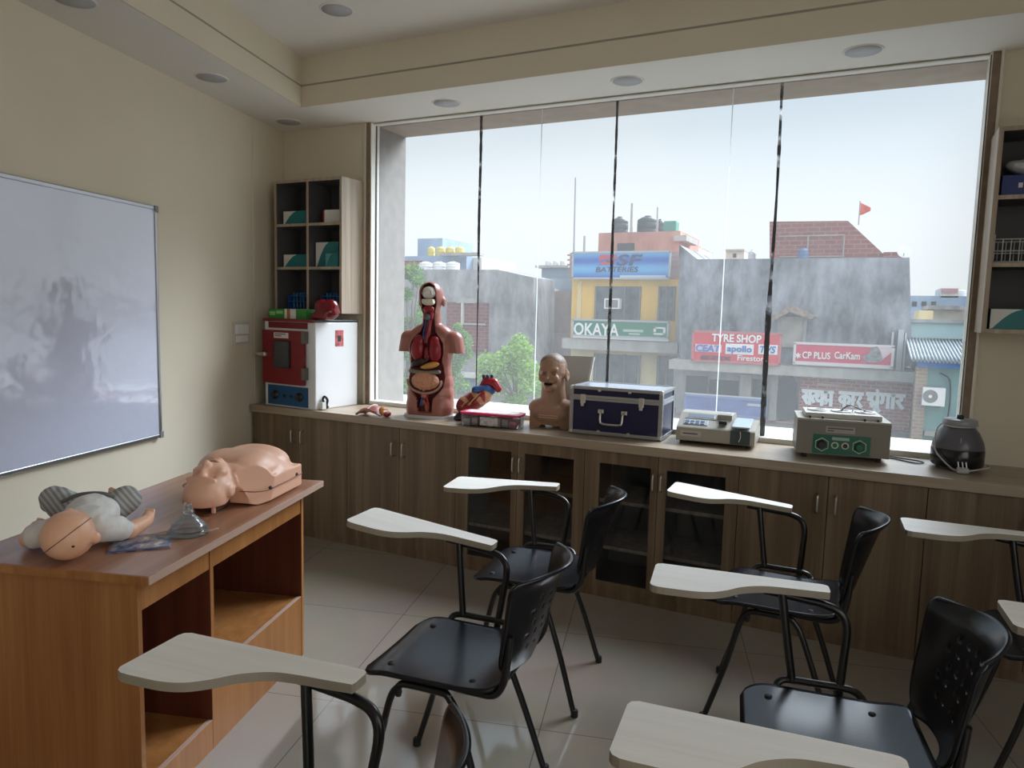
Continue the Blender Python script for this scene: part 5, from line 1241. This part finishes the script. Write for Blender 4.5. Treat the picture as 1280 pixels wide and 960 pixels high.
Yb = Y+.05; spans = [(1003, 1041, 489), (1049, 1078, 491.5), (1083, 1130, 493)]
sg = thing('shop_lettering', 'large pale raised Hindi letters on the brick shopfront', 'sign', (at(1066, 495, Yb).x, Yb, at(1066, 507, Yb).z))
p = sg.location
for (u0, u1, vt), word in zip(spans, WORDS):
    x0, x1, za, zb = rect(u0, vt, u1, vt+16.5, Yb); tot = sum(LG[g_][0] for g_ in word); sx = (x1-x0)/tot; sz = zb-za; cur = 0
    for w in (.07,):
        b = MB(); cur = 0
        stroke(b, [(x0-p.x, zb-p.z), (x1-p.x, zb-p.z)], w, -.10, -.02)
        for g_ in word:
            wd_, st = LG[g_]
            for pl_ in st:
                P = [(x0-p.x+(cur+a)*sx, za-p.z+c*sz) for a, c in pl_]
                if len(P) > 2: P = [(v_.x, v_.y) for v_ in smooth_path([(a, c, 0) for a, c in P], 4)]
                stroke(b, P, w, -.10, -.02)
            cur += wd_
        b.build('lettering', mat('letter_ice_blue', (.90, .95, .97), .5), sg)
patch(sg, 'caption', 1022, 480, 1050, 482.5, Yb, mat('caption_rose', (.52, .36, .33), .6))
# banner under the tyre shop
bn = sign('blue banner hanging low across the tyre shop front', 856, 497, 957, 519, Y-.6, mat('banner_blue', (.12, .16, .38), .6, var=.25, vscale=1.5), mat('banner_hem', (.20, .25, .45), .6), .05)
patch(bn, 'white_print', 934, 505, 955, 508, Y-.6, mat('banner_print', (.5, .52, .6), .6)); patch(bn, 'pale_hem', 856, 494, 957, 496.5, Y-.6, mat('banner_pale', (.5, .52, .58), .6))
# roof things
fl = bld('flag', 'small orange pennant on a thin pole on the brick storey', 'flag', 1061, Y+4); fl.location.z = at(1010, 276.5, Y+2).z
zt = at(1061, 252, Y+4).z-fl.location.z
MB().tube([(0, 0, 0), (0, 0, zt)], .03, 6).build('pole', mat('pole_grey', (.34, .34, .35), .6), fl)
def pen(u, v): return (.02+.45*u, .08*sin(5*u), zt-.05-.62*v*(1-.75*u)-.28*u)
MB().grid(pen, 8, 4).build('pennant', mat('pennant_orange', (.62, .07, .03), .7), fl, solid=.01)
ds = bld('satellite_dish', 'white satellite dish on the right end of the grey roof', 'dish', 1119, Y+1); ds.location.z = at(1119, 322, Y).z; ds.location.y = Y+.8
zc = at(1119, 316, Y+1).z-ds.location.z
Td = Matrix.Translation((0, 0, zc)) @ Matrix.Rotation(radians(68), 4, 'X') @ Matrix.Rotation(radians(15), 4, 'Y')
MB().lathe([(0, 0), (.12, .008), (.22, .03), (.29, .06), (.285, .066)], 24, T=Td).build('reflector', WSIGN, ds, solid=.01)
MB().tube([(0, .15, 0), (0, .12, zc)], .03, 8).build('mast', mat('pole_grey', (.34, .34, .35), .6), ds); MB().tube([(0, -.02, zc-.25), (0, -.32, zc-.05)], .015, 6).build('feed_arm', mat('pole_grey', (.34, .34, .35), .6), ds)
ZGR = at(1004, 322, 31).z
tank('small blue tank against the red brick storey', 1004, 310, 325, 7, Y+1.2, mat('tank_blue', (.07, .14, .28), .6), zb=ZGR)
for u0, v0, u1, v1, lab in ((856, 308, 872, 326, 'small white rooftop hut behind the left corner of the grey building'), (907, 313, 930, 326, 'white rooftop block behind the grey wall top, left of the brick storey')):
    hb = bld('rooftop_hut', lab, 'building', (u0+u1)/2, 48); 
    slab('wall', u0, v0, u1, v1+8, 48, 5, WHITW, hb, z0=GZ); slab('roof_slab', u0-1, v0-1, u1+1, v0+1, 48, 5.4, CONCR, hb, .3); slab('window', (u0+u1)/2-2, v0+4, (u0+u1)/2+2, v0+9, 48, .2, DIM, hb, .05)
tank('small white tank just right of the white rooftop block', 940, 312, 327, 5, 37, WT, zb=ZGR)

# --- low building with the blue beam at the right
Y = 27.
rb = bld('tin_roof_building', 'low teal building with corrugated tin roof and blue beam at the right', 'building', 1180, Y)
slab('wall', 1150, 458, 1245, 560, Y, 8, TEALW, rb, z0=GZ); slab('blue_beam', 1146, 451, 1245, 460, Y, .6, mat('beam_blue', (.03, .14, .42), .6), rb, .5)
slab('brick_pier', 1141, 458, 1155, 560, Y, .5, brick('pier_brick', (.34, .24, .19), (.40, .29, .22), (.45, .40, .34), 1.5), rb, .3, z0=GZ)
x0, x1, a, b_ = rect(1137, 452, 1250, 452, Y); p = rb.location
zt = at(1180, 424, Y+4).z
def corr(u, v): return (x0-p.x+(x1-x0)*u, -.7+5.2*v, at(1180, 451, Y).z-p.z+(zt-at(1180, 451, Y).z)*v+.05*sin(u*150))
MB().grid(corr, 240, 6).build('tin_roof', mat('tin_roof_grey', (.27, .31, .33), .7, .0, var=.25, vscale=2), rb, solid=.03)
slab('upper_wall', 1137, 403, 1250, 424, Y+4.3, 3, plaster('aqua_wall', (.40, .56, .58), .1, .6), rb); slab('ridge_cap', 1136, 400, 1250, 404, Y+4.2, 3.2, GREYB, rb, .1)
slab('shop_shelf', 1155, 540, 1212, 546, Y, .6, CONCR, rb, .2)
a2 = bld('air_conditioner', 'white outdoor air conditioner unit on the teal wall', 'air conditioner', 1171, Y-.5); x0, x1, a, b_ = rect(1157, 485, 1186, 508, Y-.5); a2.location.z = a; w = (x1-x0)/2; h = b_-a
MB().box(-w, w, 0, .35, 0, h).build('casing', WSIGN, a2, bevel=.02)
MB().tube([(-w*.30, -.01, h*.52), (-w*.30, .02, h*.52)], h*.36, 24).build('fan_guard', mat('ac_fan_grey', (.22, .22, .23), .6), a2); MB().tube([(-w*.30, -.025, h*.52), (-w*.30, .0, h*.52)], h*.09, 14).build('fan_hub', WSIGN, a2)
for s in (-.7, .7): MB().box(s*w-.02, s*w+.02, -.05, .5, -.06, 0).build('bracket', mat('bracket_grey', (.3, .3, .3), .6), a2)
q = [at(u, v, Y-.15) for u, v in ((1175, 466), (1186, 473), (1188, 488), (1186, 515), (1181, 535))]
tag(MB().tube(smooth_path(q, 5), .03, 6).build('hanging_cable', mat('cable_dark', (.06, .06, .07), .6)), 'dark cable hanging down the teal wall past the outdoor air conditioner', 'cable')
fb = bld('far_building', 'pale blue building far away at the right, with a small roof sign', 'building', 1170, 70)
slab('wall', 1132, 370, 1232, 420, 70, 10, BLUEW, fb, z0=GZ); slab('roof_block', 1176, 360, 1198, 372, 70, 6, WHITW, fb); slab('roof_sign', 1177, 361, 1197, 366, 70, .3, mat('roof_sign_rose', (.42, .24, .26), .6), fb, .3)
for u in (1140, 1152, 1164): slab('window', u, 377, u+6, 383, 70, .3, DIM, fb, .1)
tank('white tank at the right end of the far pale blue building', 1202, 362, 371, 6, 72, WT, zb=at(1185, 370, 70).z)
fb2 = bld('far_house', 'low cream and grey houses in front of the far pale blue building', 'building', 1170, 55)
slab('wall', 1148, 388, 1166, 410, 55, 6, CREAMW, fb2, z0=GZ); slab('wall', 1166, 384, 1235, 410, 56, 6, CONCR, fb2, z0=GZ); slab('parapet', 1160, 382, 1205, 387, 55.5, 6, GREYB, fb2)

# --- left: grey building, blue tower, narrow tower
Y = 33.
lb_ = bld('grey_block', 'plain pale grey building with a dark red brick lower part, behind the torso model', 'building', 590, Y)
P0 = lb_.location
q = [at(u, v, Y) for u, v in [(490, 337), (622, 337), (667, 347), (667, 470), (490, 470)]]
MB().prism([(c.x-P0.x, c.z-P0.z) for c in q], 0, 3, T=T).build('wall', GREYB, lb_)
slab('brick_part', 562, 378, 611, 440, Y, .4, BRICKD, lb_, .35); slab('brick_cap', 576, 373, 598, 379, Y, 1, CONCR, lb_, .5)
slab('concrete_band', 575, 404, 611, 406, Y, .3, CONCR, lb_, .45); slab('pipe', 582, 379, 584, 406, Y, .1, WHITW, lb_, .55)
slab('brick_part', 490, 373, 545, 440, Y, .4, GREYB, lb_, .3); slab('lower_wall', 490, 440, 667, 520, Y, 2, plaster('lower_grey', (.32, .31, .31), .2, .8), lb_, .1, z0=GZ)
slab('balcony_strip', 550, 464, 605, 469, Y, .5, WHITW, lb_, 1.2); slab('shutter', 560, 470, 596, 520, Y, .3, mat('shutter_blue', (.20, .26, .34), .7), lb_, .3, z0=GZ)
b2 = bld('blue_building', 'blue painted building with a tower, behind the pale grey building', 'building', 545, 45)
slab('wall', 490, 320, 583, 350, 45, 8, BLUEW, b2, z0=GZ); slab('tower', 522, 298, 553, 322, 47, 5, BLUEW, b2); slab('brick_part', 490, 326, 526, 350, 44.8, 2, BRICKR, b2)
slab('side_house', 583, 322, 602, 350, 46, 6, WHITW, b2, z0=GZ); slab('balcony', 553, 316.5, 602, 320, 44.5, .4, CONCR, b2, .5)
g = 'yellow tanks on the blue building'
for k, u in enumerate((539, 551, 563, 575)): tank('yellow water tank on the blue building, %s' % ['nearest the tower', 'second from the tower', 'third from the tower', 'farthest from the tower'][k], u, 308, 320, 5.2 if k else 4, 45.5, YT, g, zb=at(560, 320, 45).z)
g = 'white tanks on the grey roof'
for k, u in enumerate((532, 549, 566)): tank('white water tank low in front of the blue building, %s' % ['left one', 'middle one', 'right one'][k], u, 327, 338, 7.6, 34.5, WT, g, zb=at(560, 337, 33).z+.01)
ct = bld('narrow_tower', 'narrow grey-blue block with rooftop tanks between the grey building and the yellow shop', 'building', 695, 38)
slab('wall', 684, 348, 714, 450, 39.1, 5, plaster('grey_blue_wall', (.25, .30, .36), .15, .6), ct); slab('upper_block', 677, 334, 712, 350, 40, 5, plaster('grey_blue_wall', (.25, .30, .36), .15, .6), ct); slab('roof_slab', 672, 332, 713, 335, 40, 5, CONCR, ct, .4)
slab('white_side', 666, 360, 683, 416, 37, 3, WHITW, ct); slab('brick_part', 683, 364, 714, 455, 37.5, 2, plaster('brown_wall', (.30, .22, .19), .2, .6), ct); slab('lower_wall', 664, 416, 714, 520, 37, 2, plaster('lower_rose', (.38, .30, .28), .2, .8), ct, z0=GZ)
for k, u in enumerate((686, 695, 704)): tank('small white tank on the narrow grey-blue block, %s' % ['left one', 'middle one', 'right one'][k], u, 326, 333, 4, 41, WT, 'small tanks on the narrow block', zb=at(695, 332, 40).z+.02)

# ------------------------------------------------------------------ trees
def tree(label, u, v, hw, hh, Y, n, leaf, seed):
    rnd = random.Random(seed); c = at(u, v, Y); e = at(u+hw, v, Y).x-c.x; h = c.z-at(u, v+hh, Y).z
    t = thing('street_tree', label, 'tree', (c.x, Y, GZ)); H0 = c.z-GZ
    b = MB(); tw = MB().tube(smooth_path([(0, 0, 0), (.08, .05, H0*.35), (-.06, 0, H0*.7), (.02, 0, H0)], 5), [.16-.009*k for k in range(16)], 10)
    cl = []
    for k in range(26):
        a = rnd.uniform(0, 2*pi); r = sqrt(rnd.random())*.85; zz = rnd.uniform(-.85, .9)
        f = sqrt(max(.05, 1-zz*zz)); cl.append((Vector((e*r*f*cos(a), e*.9*r*f*sin(a), H0+h*zz)), e*rnd.uniform(.22, .36)))
    for p, r in cl[:12]: tw.tube(smooth_path([(0, 0, H0*.75), tuple(p*.45+Vector((0, 0, H0*.42))), tuple(p)], 4), [.05-.0045*k for k in range(9)], 6)
    for k in range(n):
        p, r = rnd.choice(cl); d = Vector((rnd.gauss(0, 1), rnd.gauss(0, 1), rnd.gauss(0, 1))).normalized()*r*rnd.uniform(.5, 1.05)
        q = p+d; s = rnd.uniform(.045, .085); x = Vector((rnd.gauss(0, 1), rnd.gauss(0, 1), rnd.gauss(0, .6))).normalized(); y = x.orthogonal().normalized()*s*.55; x = x*s
        b.add([q-x, q+y*.9, q+x, q-y*.9], [(0, 1, 2, 3)], rnd.choice((0, 0, 1)))
    tw.build('trunk', mat('bark_grey', (.16, .12, .09), .9), t); b.build('foliage', leaf, t)
L1 = mat('leaf_green', (.20, .36, .05), .5); L2 = mat('leaf_light_green', (.34, .50, .10), .5); L3 = mat('leaf_deep_green', (.13, .25, .06), .55)
for m_ in (L1, L2, L3):
    N = m_.node_tree.nodes; Lk = m_.node_tree.links; tl_ = N.new('ShaderNodeBsdfTranslucent'); tl_.inputs[0].default_value = N['Principled BSDF'].inputs['Base Color'].default_value
    mx = N.new('ShaderNodeMixShader'); mx.inputs[0].default_value = .4; Lk.new(N['Principled BSDF'].outputs[0], mx.inputs[1]); Lk.new(tl_.outputs[0], mx.inputs[2]); Lk.new(mx.outputs[0], N['Material Output'].inputs['Surface'])
tree('bright green leafy tree outside between the heart model and the bust', 645, 472, 44, 46, 16, 9000, [L1, L2], 3)
tree('tall green tree outside behind the left side of the torso model', 512, 415, 30, 85, 18, 8000, [L3, L1], 5)
tree('loose green tree outside just right of the torso model', 568, 452, 24, 46, 20, 3500, [L3, L1], 9)
# ------------------------------------------------------------------ daylight
w = bpy.data.worlds.new('hazy_sky'); SC.world = w; w.use_nodes = True
N = w.node_tree.nodes; Lk = w.node_tree.links; bg = N['Background']
tc = N.new('ShaderNodeTexCoord'); sx = N.new('ShaderNodeSeparateXYZ'); Lk.new(tc.outputs['Generated'], sx.inputs[0])
r = N.new('ShaderNodeValToRGB'); e = r.color_ramp.elements
e[0].position = 0; e[0].color = (.40, .38, .35, 1); e[1].position = 1; e[1].color = (.52, .66, .86, 1)
for p_, c_ in ((.50, (.42, .40, .37, 1)), (.505, (.86, .88, .88, 1)), (.56, (.93, .96, .98, 1)), (.68, (.66, .82, .94, 1))):
    x = e.new(p_); x.color = c_
mr = N.new('ShaderNodeMapRange'); mr.inputs[1].default_value = -1; mr.inputs[2].default_value = 1
Lk.new(sx.outputs[2], mr.inputs[0]); Lk.new(mr.outputs[0], r.inputs[0])
n = N.new('ShaderNodeTexNoise'); n.inputs['Scale'].default_value = 3; n.inputs['Detail'].default_value = 6
Lk.new(tc.outputs['Generated'], n.inputs[0])
cr = N.new('ShaderNodeValToRGB'); cr.color_ramp.elements[0].position = .42; cr.color_ramp.elements[1].position = .68
cr.color_ramp.elements[0].color = (0, 0, 0, 1); cr.color_ramp.elements[1].color = (.35, .35, .35, 1); Lk.new(n.outputs['Fac'], cr.inputs[0])
mx = N.new('ShaderNodeMix'); mx.data_type = 'RGBA'; mx.inputs[7].default_value = (.95, .97, .98, 1)
Lk.new(cr.outputs[0], mx.inputs[0]); Lk.new(r.outputs[0], mx.inputs[6]); Lk.new(mx.outputs[2], bg.inputs['Color'])
# bright patch round a high hazy sun, added unseen to light the room
def vm(op, a, b):
    m_ = N.new('ShaderNodeVectorMath'); m_.operation = op; Lk.new(a, m_.inputs[0]); m_.inputs[1].default_value = b; return m_
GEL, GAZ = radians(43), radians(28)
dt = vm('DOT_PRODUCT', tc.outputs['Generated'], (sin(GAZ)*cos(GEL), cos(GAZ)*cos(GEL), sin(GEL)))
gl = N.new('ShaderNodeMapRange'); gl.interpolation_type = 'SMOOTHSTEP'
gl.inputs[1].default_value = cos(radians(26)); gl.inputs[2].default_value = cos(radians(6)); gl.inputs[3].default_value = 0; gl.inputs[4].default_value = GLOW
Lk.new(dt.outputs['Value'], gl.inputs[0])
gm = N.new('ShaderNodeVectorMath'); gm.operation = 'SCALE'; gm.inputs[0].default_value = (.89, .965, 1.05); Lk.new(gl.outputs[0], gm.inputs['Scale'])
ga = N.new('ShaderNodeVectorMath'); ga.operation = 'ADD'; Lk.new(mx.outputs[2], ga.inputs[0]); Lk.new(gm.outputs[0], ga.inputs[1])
# unseen bright sky lobe added on the right for fill through the side window
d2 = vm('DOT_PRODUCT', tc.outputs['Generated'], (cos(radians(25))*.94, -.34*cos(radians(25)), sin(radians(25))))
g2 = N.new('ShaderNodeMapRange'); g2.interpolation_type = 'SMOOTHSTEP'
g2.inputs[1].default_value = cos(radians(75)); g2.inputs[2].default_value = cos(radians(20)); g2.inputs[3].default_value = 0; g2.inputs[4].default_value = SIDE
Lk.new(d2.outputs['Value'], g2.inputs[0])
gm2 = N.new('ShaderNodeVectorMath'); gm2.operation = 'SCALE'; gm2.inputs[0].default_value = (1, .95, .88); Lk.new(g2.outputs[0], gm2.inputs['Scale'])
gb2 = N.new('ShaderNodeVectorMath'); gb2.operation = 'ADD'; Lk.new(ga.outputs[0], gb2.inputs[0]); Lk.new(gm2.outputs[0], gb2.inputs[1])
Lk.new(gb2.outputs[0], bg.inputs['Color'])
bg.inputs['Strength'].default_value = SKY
def portal(loc, rot, sx_, sy_):
    l = bpy.data.lights.new('window_portal', 'AREA'); l.shape = 'RECTANGLE'; l.size = sx_; l.size_y = sy_; l.cycles.is_portal = True
    o = bpy.data.objects.new('window_portal', l); COL.objects.link(o); o.location = loc; o.rotation_euler = rot
portal(((XL+XR)/2, YO+.02, 1.75), (radians(-90), 0, 0), XR-XL, 1.9)
portal((XE+.2, (RW0+RW1)/2, 1.75), (0, radians(90), 0), 1.6, RW1-RW0)
vs = SC.view_settings; vs.view_transform = 'Standard'; vs.look = 'None'; vs.gamma = 1; vs.use_curve_mapping = False; vs.exposure = EXPO
SC.display_settings.display_device = 'sRGB'
cy = SC.cycles
cy.use_denoising = True
try: cy.denoiser = 'OPENIMAGEDENOISE'
except Exception: pass
cy.max_bounces = 10; cy.diffuse_bounces = 6; cy.glossy_bounces = 4; cy.transparent_max_bounces = 16; cy.transmission_bounces = 8
cy.sample_clamp_indirect = 6; cy.caustics_reflective = False; cy.caustics_refractive = False
